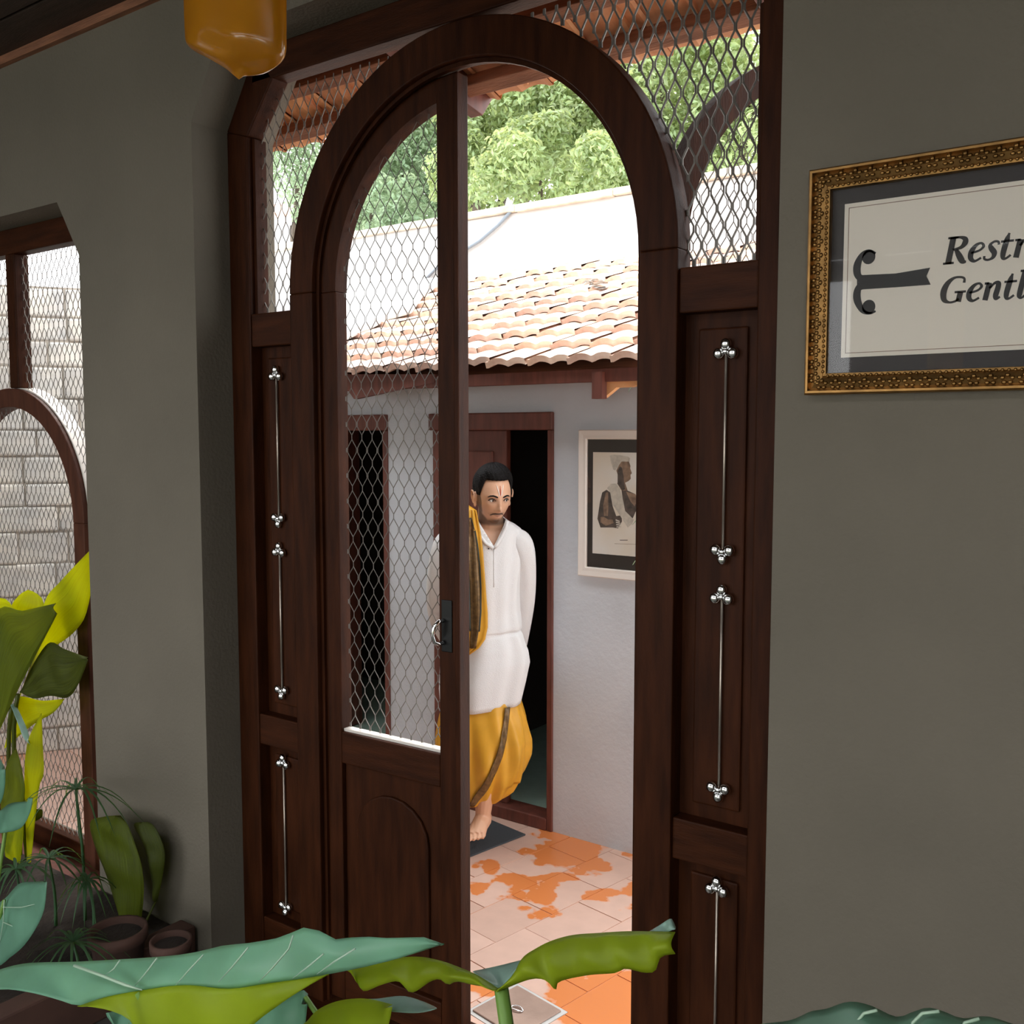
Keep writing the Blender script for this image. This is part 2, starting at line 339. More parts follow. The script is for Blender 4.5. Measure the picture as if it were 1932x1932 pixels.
# ------------------------------------------------------------------ door leaves
def leaf(name, label, s, hinge, ang):
    t = thing(name, hinge, kind='structure', label=label)
    O = Vector(hinge); W = .528; rc = .555                     # local x from the hinge, arch centre at x = rc
    y0, y1 = 0, .05
    def part(nm, poly, a, b, m='wood', p=None, bev=.004):
        pl = [(O.x + s * x, O.z + z) for x, z in poly]
        if s < 0: pl.reverse()
        return obj(nm, MB().prism(pl, O.y + a, O.y + b), m, p or t, bevel=bev)
    zb = .06 - O.z; zs = ZS - O.z; zm = .935 - O.z
    part('hinge_stile', [(0, zb), (.066, zb), (.066, zs), (0, zs)], y0, y1)
    zt = zs + math.sqrt(rc ** 2 - (rc - .454) ** 2)
    part('meeting_stile', [(.455, zb), (W, zb), (W, zs + rc - .003), (.455, zt)], y0, y1)
    part('meeting_bead', [(W - .012, zb), (W + .004, zb), (W + .004, zs + rc - .01), (W - .012, zs + rc - .01)], y0 - .006, y0)
    mb = MB(); n = 26; a0 = math.pi; a1 = math.pi - math.acos((rc - .460) / rc); pts = []
    for i in range(n + 1):
        a = a0 + (a1 - a0) * i / n
        for r in (rc, .489):
            x = rc + r * math.cos(a); z = r * math.sin(a)
            if r < .5 and x > .457: x = .457; z = math.sqrt(.489 ** 2 - (rc - .457) ** 2)
            pts.append((O.x + s * x, O.z + zs + z))
    rows = [[(x, O.y + yy, z) for (x, z), yy in ((pts[2 * i], y0), (pts[2 * i + 1], y0), (pts[2 * i + 1], y1), (pts[2 * i], y1))] for i in range(n + 1)]
    mb.grid([[Vector(p) for p in r] for r in rows], True)
    mb.add(rows[0], [(0, 1, 2, 3)]); mb.add(rows[-1], [(0, 1, 2, 3)])
    obj('arch_rail', mb, 'wood', t)
    part('lock_rail', [(.066, zm - .10), (.455, zm - .10), (.455, zm), (.066, zm)], y0, y1, 'wood_rail')
    part('bottom_rail', [(.066, zb), (.455, zb), (.455, zb + .12), (.066, zb + .12)], y0, y1, 'wood_rail')
    pn = part('lower_panel', [(.066, zb + .12), (.455, zb + .12), (.455, zm - .1), (.066, zm - .1)], .016, .03)
    arc = [(0.262 + .143 * math.cos(a), zm - .30 + .13 * math.sin(a)) for a in [math.pi * k / 10 for k in range(11)]]
    part('raised_field', [(.118, zb + .17), (.405, zb + .17)] + arc, .006, .017, 'wood', pn, .006)
    part('mesh_sill', [(.066, zm), (.455, zm), (.455, zm + .008), (.066, zm + .008)], .012, .04, 'white_frame', None, 0)
    lim = lambda x, z: .064 < x < .459 and z > zm and (z < zs or math.hypot(x - rc, z - zs) < .492)
    wm = wires(lim, .03, .49, zm - .02, zs + .5, .026, .041, .078, .0015)
    for v in wm.v: v.x = O.x + s * v.x; v.y += O.y; v.z += O.z
    obj('wire_mesh', wm, 'wire', t, kind='stuff')
    def box(nm, x0, x1, ya, yb, z0, z1, m, p): return part(nm, [(x0, z0), (x1, z0), (x1, z1), (x0, z1)], ya, yb, m, p, .002)
    lk = box('lock_plate', .466, .504, -.004, 0, 1.24 - O.z, 1.39 - O.z, 'black_metal', t)
    hp = [(O.x + s * x, O.y + yy, 1.31 + dz) for x, yy, dz in ((.472, -.004, .02), (.472, -.022, .02), (.462, -.032, .005), (.458, -.034, -.02), (.462, -.03, -.04), (.471, -.022, -.045), (.472, -.004, -.045))]
    obj('handle', MB().tube(hp, .006, 8), 'silver', lk, True)
    t.rotation_euler = (0, 0, ang); return t
leaf('door_2', 'closed left half of the arched door with diamond mesh above a solid panel', 1, (XC - .556, D + .022, .06), R(2.0))
leaf('door_3', 'right half of the arched door swung open outside, seen through the spandrel mesh', -1, (XC + .552, D + .075, .06), R(-118))

# ------------------------------------------------------------------ left window with its own arch
wy0, wy1 = D, D + .06
w1 = thing('window_1', (XB, D, .12), kind='structure', label='arched wooden mesh window partly hidden by leafy plants')
io, ii, zs2 = .535, .458, 1.515
for s in (-1, 1):
    def P(poly): return poly if s > 0 else [(2 * XB - x, z) for x, z in reversed(poly)]
    obj('side_stile', MB().prism(P([(XB + HB - .07, .12), (XB + HB, .12), (XB + HB, ZTB - .2), (XB + HB - .07, ZTB - .22)]), wy0, wy1), 'window_wood', w1, bevel=.004)
    obj('corner_rail', MB().prism(P([(XB + HB - .07, ZTB - .22), (XB + HB, ZTB - .2), (XB + HB - .13, ZTB), (XB + HB - .18, ZTB - .1)]), wy0, wy1), 'window_wood', w1, bevel=.004)
    obj('jamb', MB().prism(P([(XB + ii, .12), (XB + io, .12), (XB + io, zs2), (XB + ii, zs2)]), wy0, wy1), 'window_wood', w1, bevel=.004)
obj('top_rail', MB().prism([(bl + .13, ZTB - .1), (br - .13, ZTB - .1), (br - .13, ZTB), (bl + .13, ZTB)], wy0, wy1), 'wood_rail', w1, bevel=.004)
obj('arch', MB().arch(XB, zs2, ii, io, 0, math.pi, wy0, wy1 + .02, 40), 'window_wood', w1, bevel=.003)
obj('lit_arch_rim', MB().arch(XB, zs2, io, io + .006, 0, math.pi, wy0 + .02, wy1 + .02, 40), 'white_frame', w1)  # pale strip paints the daylight on the arch's outer edge
obj('mullion', MB().box(XB + .02, XB + .09, wy0, wy1, zs2 + io, ZTB - .1), 'wood', w1, bevel=.004)
obj('bottom_rail', MB().box(bl + .07, br - .07, wy0 + .002, wy1, .12, .215), 'wood_rail', w1, bevel=.004)
lim = lambda x, z: abs(x - XB) < HB - .07 - max(0, (z - ZTB + .22) * .7) and .2 < z < ZTB - .1
obj('wire_mesh', wires(lim, bl, br, .18, ZTB, wy0 + .03, .036, .066, .0016, 3), 'wire', w1, kind='stuff')
obj('window_sill', MB().box(bl, br, YW0 - .02, wy0, .12, .135), 'red_wood', w1)

# ================================================================== OUTSIDE
YB = 3.75                                   # face of the building across the passage
fc = thing('courtyard_floor', (-2, 3, 0), kind='structure', label='terracotta tiled passage floor with wet orange patches')
obj('bed', MB().box(-6.3, 3.0, YW1, YB, -.06, -.0025), 'grout', fc)
obj('yard', MB().box(-.2, 8, YB, 12, -.06, -.012), 'concrete', fc)  # unseen open ground, added to bounce sun and sky into the passage
TA, TL, TW = R(-10), .30, .225
e1 = Vector((math.cos(TA), math.sin(TA), 0)); e2 = Vector((-math.sin(TA), math.cos(TA), 0))
org = oz(990, 1751, 0); hole = [oz(875, 1910, 0), oz(978, 1866, 0), oz(1075, 1908, 0)]
hc = (hole[0] + hole[2]) / 2 ; HH = .118
def clip(poly, f):                          # keep where f(p) >= 0
    out = []
    for i, p in enumerate(poly):
        q = poly[(i + 1) % len(poly)]; a, b = f(p), f(q)
        if a >= 0: out.append(p)
        if (a >= 0) != (b >= 0): out.append(p + (q - p) * (a / (a - b)))
    return out
tile_me = mesh_of('tile', MB().box(-TW / 2 + .002, TW / 2 - .002, -TL / 2 + .002, TL / 2 - .002, -.008, 0), 'floor_tile')
ntile = 0
for i in range(-22, 16):
    for j in range(-9, 8):
        c = org + e1 * (i + .5) * TW + e2 * ((j + .5 + (.5 if i % 2 else 0)) * TL)
        if c.x < -5.6 or c.x > .6: continue
        quad = [c + e1 * (a * (TW / 2 - .002)) + e2 * (b * (TL / 2 - .002)) for a, b in ((-1, -1), (1, -1), (1, 1), (-1, 1))]
        if max(p.y for p in quad) < YW1 or min(p.y for p in quad) > YB: continue
        dd = c - hc
        near = abs(dd.dot(e1)) < HH + TW / 2 and abs(dd.dot(e2)) < HH + TL / 2
        if min(p.y for p in quad) > YW1 and max(p.y for p in quad) < YB and not near:
            o = piece('tile', tile_me, fc, c + Vector((0, 0, random.uniform(-.0012, .001))), (0, 0, TA)); ntile += 1; continue
        pq = clip(clip(quad, lambda p: p.y - YW1), lambda p: YB - p.y)
        parts = [pq]
        if near:                            # cut the tile round the drain cover
            parts = []
            rest = pq
            for ax, sg in ((e1, 1), (e1, -1), (e2, 1), (e2, -1)):
                f = lambda p, ax=ax, sg=sg: (p - hc).dot(ax) * sg - HH
                if len(rest) > 2:
                    a = clip(rest, f)
                    if len(a) > 2: parts.append(a)
                    rest = clip(rest, lambda p: -f(p))
        for q in parts:
            if len(q) < 3: continue
            obj('tile', MB().slab(q, .008), 'floor_tile', fc)
dc = thing('drain_cover', hc, label='square brown drain cover set diagonally in the tiled floor', category='drain cover')
def sq(h, z0, z1): return MB().add([hc + e1 * a * h + e2 * b * h + Vector((0, 0, z)) for z in (z0, z1) for a, b in ((-1, -1), (1, -1), (1, 1), (-1, 1))], [(3, 2, 1, 0), (4, 5, 6, 7), (0, 1, 5, 4), (1, 2, 6, 5), (2, 3, 7, 6), (3, 0, 4, 7)])
obj('rim', sq(HH - .002, -.008, .001), 'concrete', dc); obj('plate', sq(HH - .016, .001, .007), 'cover', dc, bevel=.003)
rg = [hc + Vector((.022 * math.cos(a), .012 * math.sin(a), .009 + .004 * abs(math.sin(a)))) for a in [2 * math.pi * k / 14 for k in range(15)]]
obj('lift_ring', MB().tube(rg, .0028, 6), 'silver', dc, True)
# doormat
mp = [oz(u, v, .006) for u, v in ((800, 1650), (992, 1574), (950, 1530), (760, 1600))]
mat0 = thing('doormat', mp[0], label='dark grey doormat under the bare foot at the doorway', category='mat')
ma = mp[1] - mp[0]; mcn = mp[0] + ma * .5; mu = ma.normalized(); mv = Vector((-mu.y, mu.x, 0))
q = [mp[0] - mu * .05, mp[1], mp[1] + mv * .27, mp[0] - mu * .05 + mv * .27]
q = clip(q, lambda p: YB - .02 - p.y)
obj('pile', MB().slab([p + Vector((0, 0, .002)) for p in q], .008), 'mat_fabric', mat0, bevel=.003)
# --- back building
O1 = (-3.19, -2.475); O2 = (-4.40, -3.50); ZL = 1.945
mb = MB()
for a, b, z0, z1 in ((-5.6, O2[0], 0, 2.22), (O2[1], O1[0], 0, 2.22), (O1[1], -1.35, 0, 2.22), (O2[0], O2[1], ZL, 2.22), (O1[0], O1[1], ZL, 2.22)): mb.box(a, b, YB, YB + .2, z0, z1)
mb.box(-1.55, -1.35, YB + .2, 5.4, 0, 2.85)
mb.box(-5.6, -5.4, YB + .2, 5.4, 0, 2.85)
obj('wall_back', mb, 'dirty_plaster', kind='structure', label='pale grey wall across the passage with two doorways')
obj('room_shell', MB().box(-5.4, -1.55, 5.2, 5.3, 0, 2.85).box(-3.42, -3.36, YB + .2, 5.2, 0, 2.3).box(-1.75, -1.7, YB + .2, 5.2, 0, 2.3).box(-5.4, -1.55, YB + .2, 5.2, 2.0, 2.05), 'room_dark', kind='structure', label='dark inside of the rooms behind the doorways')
obj('room_floor', MB().box(-5.4, -1.55, YB + .02, 5.2, -.02, .055), 'green_floor', kind='structure', label='smooth green floor inside the open doorway')
def doorway(name, x0, x1, label, sill):
    t = thing(name, ((x0 + x1) / 2, YB, 0), kind='structure', label=label)
    obj('lintel', MB().box(x0 - .02, x1 + .0, YB - .022, YB + .1, 1.88, 1.962), 'red_wood', t, bevel=.006)
    obj('jamb', MB().box(x1 - .03, x1, YB - .012, YB + .1, 0, 1.88), 'red_wood', t, bevel=.004)
    obj('jamb', MB().box(x0, x0 + .05, YB - .012, YB + .1, 0, 1.88), 'red_wood', t, bevel=.004)
    obj('threshold', MB().box(x0 + .05, x1 - .03, YB - .016, YB + .1, 0, .06), 'red_wood', t, bevel=.006)
    return t
t = doorway('door_4', O1[0], O1[1], 'maroon wooden doorway behind the walking man, one leaf closed and one open', True)
lf = obj('closed_leaf', MB().box(O1[0] + .05, -2.765, YB + .03, YB + .065, .06, 1.88), 'red_wood', t, bevel=.004)
for z0, z1 in ((1.1, 1.78), (.18, .98)):
    obj('leaf_panel', MB().box(O1[0] + .13, -2.84, YB + .018, YB + .032, z0, z1), 'red_wood', lf, bevel=.008)
obj('open_leaf', MB().box(O1[1] - .075, O1[1] - .04, YB + .1, YB + .46, .06, 1.88), 'red_wood', t, bevel=.004)
t = doorway('door_5', O2[0], O2[1], 'dark doorway seen behind the mesh of the closed door leaf', True)
obj('open_leaf', MB().box(O2[0] + .06, O2[0] + .1, YB + .1, YB + .6, .06, 1.88), 'red_wood', t, bevel=.004)
# --- tiled roof across the passage
YE, ZE, YR, ZR = 3.46, 2.125, 5.4, 2.905
sl_ = math.atan2(ZR - ZE, YR - YE); ln = math.hypot(ZR - ZE, YR - YE); NR = 10; rw = ln / NR; tw_ = .205
sd = Vector((0, math.cos(sl_), math.sin(sl_))); sn = Vector((0, -math.sin(sl_), math.cos(sl_)))
rf = thing('roof', (-3.4, YE, ZE), kind='structure', label='sloping roof of clay tiles across the passage')
RX0, RX1 = -5.7, -1.62
obj('roof_deck', MB().add([Vector((x, YE + .06, ZE)) + sd * a + sn * b for x in (RX0, RX1) for a, b in ((0, -.05), (ln, -.05), (ln, -.015), (0, -.015))], [(0, 1, 2, 3), (7, 6, 5, 4), (0, 4, 5, 1), (1, 5, 6, 2), (2, 6, 7, 3), (3, 7, 4, 0)]), 'eave_wood', rf)  # deck added under the tiles to keep light out of the rooms
def tile_mesh(name, m, L_=None):
    """pan tile: two rolls across, thick lower edge; local x across, y up the slope, z out of the roof"""
    L_ = L_ or rw * 1.22; xs = [i / 16 for i in range(17)]; rows = []
    prof = lambda t: .017 * (max(0, math.sin(math.pi * 2 * t - .5)) ** .7 if t < .58 else max(0, math.sin(math.pi * 2 * (t - .5) - .5)) ** .7) + .003
    rows.append([Vector((x * tw_ * 1.03, .0, prof(x) - .004)) for x in xs])
    rows.append([Vector((x * tw_ * 1.03, 0, prof(x) + .024)) for x in xs])
    rows.append([Vector((x * tw_ * 1.03, L_, prof(x) - .006)) for x in xs])
    rows.append([Vector((x * tw_ * 1.03, L_, prof(x) - .018)) for x in xs])
    mb = MB(); mb.grid(rows); mb.grid([rows[3], rows[0]]); return mesh_of(name, mb, m)
tm = tile_mesh('roof_tile', 'roof_tile')
ncol = int((RX1 - RX0) / tw_)
for r_ in range(NR):
    for c_ in range(ncol):
        p = Vector((RX0 + c_ * tw_ + random.uniform(-.004, .004), YE, ZE)) + sd * (r_ * rw + random.uniform(-.014, .014)) + sn * (.026 + random.uniform(-.002, .004))
        piece('roof_tile', tm, rf, p, (sl_ + R(-1.0 + random.uniform(-1.0, .8)), R(random.uniform(-.6, .6)), R(random.uniform(-.8, .8))))
obj('fascia', MB().box(RX0, RX1, YE + .045, YE + .075, ZE - .050, ZE + .004), 'red_wood', rf, bevel=.003)
obj('fascia_end', MB().slab([oy(u, v, YE + .04) for u, v in ((820, 722), (820, 706), (640, 706), (655, 735), (668, 753), (760, 733))], .03), 'red_wood', rf)
obj('fascia_end', MB().box(oy(1112, 700, YE).x, oy(1131, 700, YE).x, YE + .02, YE + .06, ZE - .12, ZE - .01), 'red_wood', rf)
obj('eave_board', MB().slab([oy(u, v, YE + .10) for u, v in ((1127, 706), (1140, 750), (1163, 731), (1190, 730), (1240, 715), (1240, 685))], .03), 'tile_under', rf, label='bare terracotta end board under the eave')
# mortar over the upper left part of the roof
def onroof(u, v, h=.03):
    d = ray(u, v); n = sn; p0 = Vector((0, YE, ZE)) + sn * h; return C0 + d * ((p0 - C0).dot(n) / d.dot(n))
mp_ = [onroof(u, v, .058) for u, v in ((838, 536), (800, 560), (778, 592), (735, 604), (700, 622), (660, 640), (600, 665), (560, 640), (560, 560), (700, 545))]
mb = MB().slab(mp_, .05); obj('mortar_skirt', mb, 'white_wall', rf, bevel=.012)
mb = MB()
random.seed(3)
for k in range(26):
    c = onroof(1120 + random.uniform(-22, 24), 538 + random.uniform(-8, 8), .05); a = random.uniform(0, 6.3); r = random.uniform(.02, .035)
    mb.add([c + Vector((r * math.cos(a + b), r * math.sin(a + b), random.uniform(-.004, .018))) for b in (0, 1.8, 3.1, 4.9)], [(0, 1, 2, 3)])
obj('dry_leaves', mb, 'concrete', kind='stuff', label='small heap of grey dry leaves caught on the tiled roof', category='leaves')
# parapet and its coping
YP = YR + .02
zc0 = oy(1040, 376, YP).z
pw = thing('wall_parapet', (-3.5, YP, 2.5), kind='structure', label='white parapet wall above the tiled roof')
obj('face', MB().box(-7.5, .5, YP, YP + .2, 2.4, zc0 - .05), 'white_wall', pw)
x = -7.5; k = 0
while x < .4:
    L_ = random.uniform(.55, .8); obj('coping_stone', MB().box(x, x + L_ - .004, YP - .035, YP + .235, zc0 - .05 + random.uniform(-.004, .004), zc0 + random.uniform(-.004, .006)), 'coping', pw, bevel=.008); x += L_
pp = [oy(u, v, YP - .02) for u, v in ((966, 396), (940, 425), (905, 455), (880, 470), (830, 500), (790, 540))]
obj('pipe', MB().tube(pp, .011, 8), 'pipe', smooth=True, label='thin pale pipe running down the white parapet wall', category='pipe')
wp = [oy(u, v, YP - .03 - .1 * k) for k, (u, v) in enumerate(((1230, 480), (1000, 512), (760, 560), (690, 575), (640, 585)))]
obj('cable', MB().tube(wp, .0035, 5), 'black_metal', smooth=True, label='thin dark cable sagging along the foot of the parapet', category='cable')
# --- own eave over the passage
oe = thing('eave', (-2, 2.6, 2.93), kind='structure', label='tiled eave over the door seen from below')
EY, EZ, ES = 2.62, 2.937, R(24)
ed = Vector((0, -math.cos(ES), math.sin(ES))); en = Vector((0, math.sin(ES), math.cos(ES)))
tm2 = tile_mesh('eave_tile', 'tile_under', .27)
random.seed(11)
for r_ in range(2):
    for c_ in range(15):
        p = Vector((-.72 - c_ * tw_, EY, EZ)) + ed * (r_ * .21 - .01 + random.uniform(-.006, .006)) + en * .012
        piece('eave_tile', tm2, oe, p, (ES - R(3), 0, math.pi))
def beam(nm, s0, h, wdt, m='eave_wood'):
    a = Vector((0, EY, EZ)) + ed * s0; mb = MB()
    mb.add([Vector((x, 0, 0)) + a + ed * b + en * c for x in (-3.85, -.7) for b, c in ((0, -h), (wdt, -h), (wdt, .002), (0, .002))], [(0, 1, 2, 3), (7, 6, 5, 4), (0, 4, 5, 1), (1, 5, 6, 2), (2, 6, 7, 3), (3, 7, 4, 0)])
    return obj(nm, mb, m, oe, bevel=.003)
beam('purlin', .075, .045, .05); beam('purlin', .255, .045, .045)
for c_ in range(30):
    x = -.8 - c_ * .1025
    a = Vector((x, EY, EZ)) + ed * .03; mb = MB()
    mb.add([a + Vector((q_, 0, 0)) + ed * b + en * c for q_ in (0, .014) for b, c in ((0, -.004), (.36, -.004), (.36, .010), (0, .010))], [(0, 1, 2, 3), (7, 6, 5, 4), (0, 4, 5, 1), (1, 5, 6, 2), (2, 6, 7, 3), (3, 7, 4, 0)])
    if c_ % 2 == 0: obj('batten', mb, 'tile_under', oe)
xr = oy(900, 190, 2.6).x
tip = oy(911, 218, 2.6)
for xx in (tip.x, tip.x - 1.25, tip.x + 1.05):
    pts = [Vector((xx, 2.60, tip.z)), Vector((xx, 2.668, tip.z + .085)), Vector((xx, 2.17, tip.z + .235)), Vector((xx, 2.17, tip.z + .09))]
    mb = MB().slab(pts, .05); obj('rafter_tail', mb, 'red_wood', oe, bevel=.003)
obj('eave_roof_deck', MB().add([Vector((x, EY, EZ)) + ed * a + en * b for x in (-3.9, -.7) for a, b in ((.02, .045), (.5, .045), (.5, .06), (.02, .06))], [(0, 1, 2, 3), (7, 6, 5, 4), (0, 4, 5, 1), (1, 5, 6, 2), (2, 6, 7, 3), (3, 7, 4, 0)]), 'eave_wood', oe)
# --- whitewashed block wall closing the passage at the left
wd_ = Vector((.561, .828, 0)).normalized(); b0 = Vector((-5.486, 3.053, 0)); wn = Vector((wd_.y, -wd_.x, 0))
bwall = thing('wall_end', tuple(b0), kind='structure', label='old whitewashed block wall seen through the left window mesh')
def along(t0, t1, n0, n1, z0, z1): return MB().add([b0 + wd_ * t + wn * n + Vector((0, 0, z)) for z in (z0, z1) for t, n in ((t0, n0), (t1, n0), (t1, n1), (t0, n1))], [(3, 2, 1, 0), (4, 5, 6, 7), (0, 1, 5, 4), (1, 2, 6, 5), (2, 3, 7, 6), (3, 0, 4, 7)])
obj('core', along(-.95, .86, -.2, -.006, 0, 2.70), 'mortar', bwall)
random.seed(21); z = 0; k = 0
while z < 2.68:
    h = random.uniform(.13, .21); t = -.95 - random.uniform(0, .2)
    while t < .86:
        L_ = random.uniform(.24, .42)
        a, b = max(t, -.95), min(t + L_ - .008, .86)
        if b - a > .03: obj('block', along(a, b, -.02, random.uniform(.0, .016), z, min(2.74, z + h - .008) + random.uniform(-.004, .003)), 'whitewash', bwall, bevel=.012)
        t += L_
    z += h

# ------------------------------------------------------------------ trees beyond the parapet
def tree(name, base, height, blobs, nleaf, m, label, seed, size=.044):
    random.seed(seed); t = thing(name, base, label=label, category='tree', group='trees beyond the parapet')
    B = Vector(base); top = Vector((sum(b[0] for b in blobs) / len(blobs), sum(b[1] for b in blobs) / len(blobs), sum(b[2] for b in blobs) / len(blobs)))
    mb = MB(); mb.tube([B, B.lerp(top, .5) + Vector((.15, 0, 0)), top], [.22, .16, .08], 8)
    for b in blobs: mb.tube([B.lerp(top, .55), Vector(b[:3]) - Vector((0, 0, b[3] * .5)), Vector(b[:3])], [.09, .05, .02], 6)
    obj('trunk', mb, 'bark', t)
    sub = []
    for x, y, z, r in blobs:
        sub.append((x, y, z, r * .62))
        for k in range(15):
            d = Vector((random.gauss(0, 1), random.gauss(0, 1), random.gauss(0, 1) + .2)).normalized()
            sub.append((x + d.x * r * .72, y + d.y * r * .72, z + d.z * r * .72, r * random.uniform(.2, .38)))
    tot = sum(b[3] ** 2 for b in sub); mb = MB()
    for x, y, z, r in sub:
        for k in range(int(nleaf * r * r / tot)):
            d = Vector((random.gauss(0, 1), random.gauss(0, 1), random.gauss(0, 1))).normalized()
            n3 = noise.noise(Vector((x, y, z)) + d * 2.1)
            p = Vector((x, y, z)) + d * r * (random.uniform(.55, 1) ** .5) * (.92 + .35 * n3)
            nrm = (d + Vector((random.gauss(0, .7), random.gauss(0, .7), random.gauss(0, .7) + .4))).normalized()
            a = nrm.orthogonal().normalized(); a = Matrix.Rotation(random.uniform(0, 6.3), 3, nrm) @ a; bb = nrm.cross(a); s = size * random.uniform(.7, 1.35)
            mb.add([p - a * s, p + bb * s * .42 + nrm * s * .12, p + a * s, p - bb * s * .42 + nrm * s * .12], [(0, 1, 2), (0, 2, 3)])
    obj('foliage', mb, m, t, kind='stuff')
def at(u, v, y): p = oy(u, v, y); return (p.x, p.y, p.z)
def blobs(l): return [(*at(u, v, y), r) for u, v, y, r in l]
tree('broadleaf_tree', (-10.5, 11, 0), 7, blobs([(960, 250, 10.5, 1.1), (1080, 220, 11, 1.2), (1180, 300, 10.5, .8), (900, 330, 10, .7), (1020, 340, 9.8, .8), (1130, 370, 9.6, .7), (900, 190, 11, 1.0)]), 52000, 'tree_leaf', 'yellow green leafy tree rising behind the white parapet, centre of the arch', 5)
tree('broadleaf_tree', (-6, 12, 0), 7, blobs([(1250, 150, 11, 1.3), (1340, 200, 11.5, 1.4), (1420, 120, 11, 1.3), (1300, 280, 11, 1.0), (1440, 260, 11, 1.0), (1200, 100, 12, 1.2)]), 40000, 'tree_leaf', 'bright leafy tree seen through the right spandrel mesh', 6)
tree('broadleaf_tree', (-16, 12, 0), 7, blobs([(760, 330, 11, 1.2), (700, 400, 10.5, .8), (820, 280, 11.5, 1.2), (760, 420, 10, .7), (560, 310, 12, 1.1), (620, 280, 12, 1.0), (640, 380, 11, .8)]), 40000, 'tree_leaf2', 'dark green tree seen through the mesh of the closed door leaf', 8)
# far house between the trees at the left
fp = oy(540, 470, 17)
fh = thing('house', (fp.x, 17, 0), label='small white house with a tiled roof far beyond the parapet at the left', category='house')
xa, xb = oy(470, 430, 17).x, oy(620, 430, 17).x
zb_, zt_, zr_ = oy(540, 490, 17).z, oy(540, 408, 17).z, oy(540, 385, 17).z
obj('wall', MB().box(xa, xb, 17, 19, 0, zt_), 'white_wall', fh)
obj('roof', MB().slab([Vector((xa - .3, 16.6, zt_)), Vector((xb + .3, 16.6, zt_)), Vector((xb + .3, 18, zr_ + .4)), Vector((xa - .3, 18, zr_ + .4))], .12), 'roof_tile', fh)
xw0, xw1 = oy(549, 450, 17).x, oy(562, 450, 17).x
obj('window', MB().box(xw0, xw1, 16.97, 17.02, zb_ + .15, zt_ - .25), 'room_dark', fh)
# climber standing in the passage by the right jamb
cb = oz(1232, 1660, 0); cl = thing('climbing_plant', cb, label='thin climbing plant with pale leaves beside the right door jamb outside', category='plant')
top_ = oy(1226, 700, cb.y)
obj('stem', MB().tube([cb, (cb + top_) / 2 + Vector((.02, 0, 0)), top_ + Vector((.01, 0, 0))], [.009, .007, .004], 6), 'stem', cl)
for (a, b, c, wd2) in (((1224, 706), (1200, 708), (1186, 740), .016), ((1226, 708), (1213, 722), (1208, 745), .022), ((1226, 985), (1210, 965), (1194, 990), .02), ((1226, 1030), (1206, 1045), (1194, 1066), .022), ((1226, 1050), (1214, 1070), (1206, 1090), .018), ((1226, 960), (1216, 950), (1205, 975), .014), ((1228, 840), (1250, 850), (1270, 870), .02)):
    P3 = [oy(*q, cb.y) for q in (a, b, c)]; rows = []
    for k in range(7):
        tt = k / 6; p = P3[0] * (1 - tt) ** 2 + P3[1] * 2 * tt * (1 - tt) + P3[2] * tt ** 2
        ww = wd2 * math.sin(math.pi * (.08 + .92 * tt)) ** .8
        sdv = Vector((.4, .3, .6)).normalized(); rows.append([p - sdv * ww, p + Vector((0, -.006, 0)), p + sdv * ww])
    obj('leaf', MB().grid(rows), 'leaf_pale', cl, True)

#@@PART2
# ================================================================== FRAMED SIGN ON THE RIGHT
def poly_px(mb, pts, y, th=.0012): mb.slab([oy(u, v, y) for u, v in pts], th); return mb
sx0, sx1, sz0, sz1 = -.683, .02, 1.938, 2.374
sg = thing('restroom_sign', ((sx0 + sx1) / 2, YW0, sz0), label='gilt framed restroom sign with pointing ornament on the grey wall', category='sign')
def frame_bars(parent, x0, x1, z0, z1, wd, y0, y1, m, prof, nm='frame_bar', bev=.0):
    """four mitred bars; prof = list of (inset 0..1, y) across the moulding"""
    cs = [((x0, z0), (x1, z0), (1, 1), (-1, 1)), ((x1, z0), (x1, z1), (-1, 1), (-1, -1)), ((x1, z1), (x0, z1), (-1, -1), (1, -1)), ((x0, z1), (x0, z0), (1, -1), (1, 1))]
    for a, b, da, db in cs:
        ra = [Vector((a[0] + da[0] * wd * t, yy, a[1] + da[1] * wd * t)) for t, yy in prof]; rb = [Vector((b[0] + db[0] * wd * t, yy, b[1] + db[1] * wd * t)) for t, yy in prof]
        obj(nm, MB().grid([ra, rb], True), m, parent)
fy = YW0 - .034
frame_bars(sg, sx0, sx1, sz0, sz1, .042, 0, 0, 'gilt', [(0, YW0), (0, fy + .004), (.08, fy), (.18, fy), (.25, fy + .008), (.5, fy + .004), (.8, fy + .010), (.86, fy + .007), (.97, fy + .008), (1, fy + .014), (1, YW0)])
mb = MB(); n = 44
def bead(x, z, r, yy): mb.sphere((x, yy, z), (r, r * .7, r), 6, 4)
for k in range(60):
    t = (k + .5) / 60
    for z in (sz0 + .036, sz1 - .036): bead(sx0 + .04 + (sx1 - sx0 - .08) * t, z, .0032, fy + .006)
for k in range(36):
    t = (k + .5) / 36
    for x in (sx0 + .036, sx1 - .036): bead(x, sz0 + .04 + (sz1 - sz0 - .08) * t, .0032, fy + .006)
obj('beading', mb, 'gilt', sg, True, kind='stuff')
mb = MB()
for k in range(24):
    t = (k + .5) / 24
    for z in (sz0 + .020, sz1 - .020):
        x = sx0 + .02 + (sx1 - sx0 - .04) * t
        for a in range(5): mb.sphere((x + .0085 * math.cos(a * 1.257 + .3), fy + .005, z + .007 * math.sin(a * 1.257 + .3)), (.0048, .0028, .0042), 6, 4)
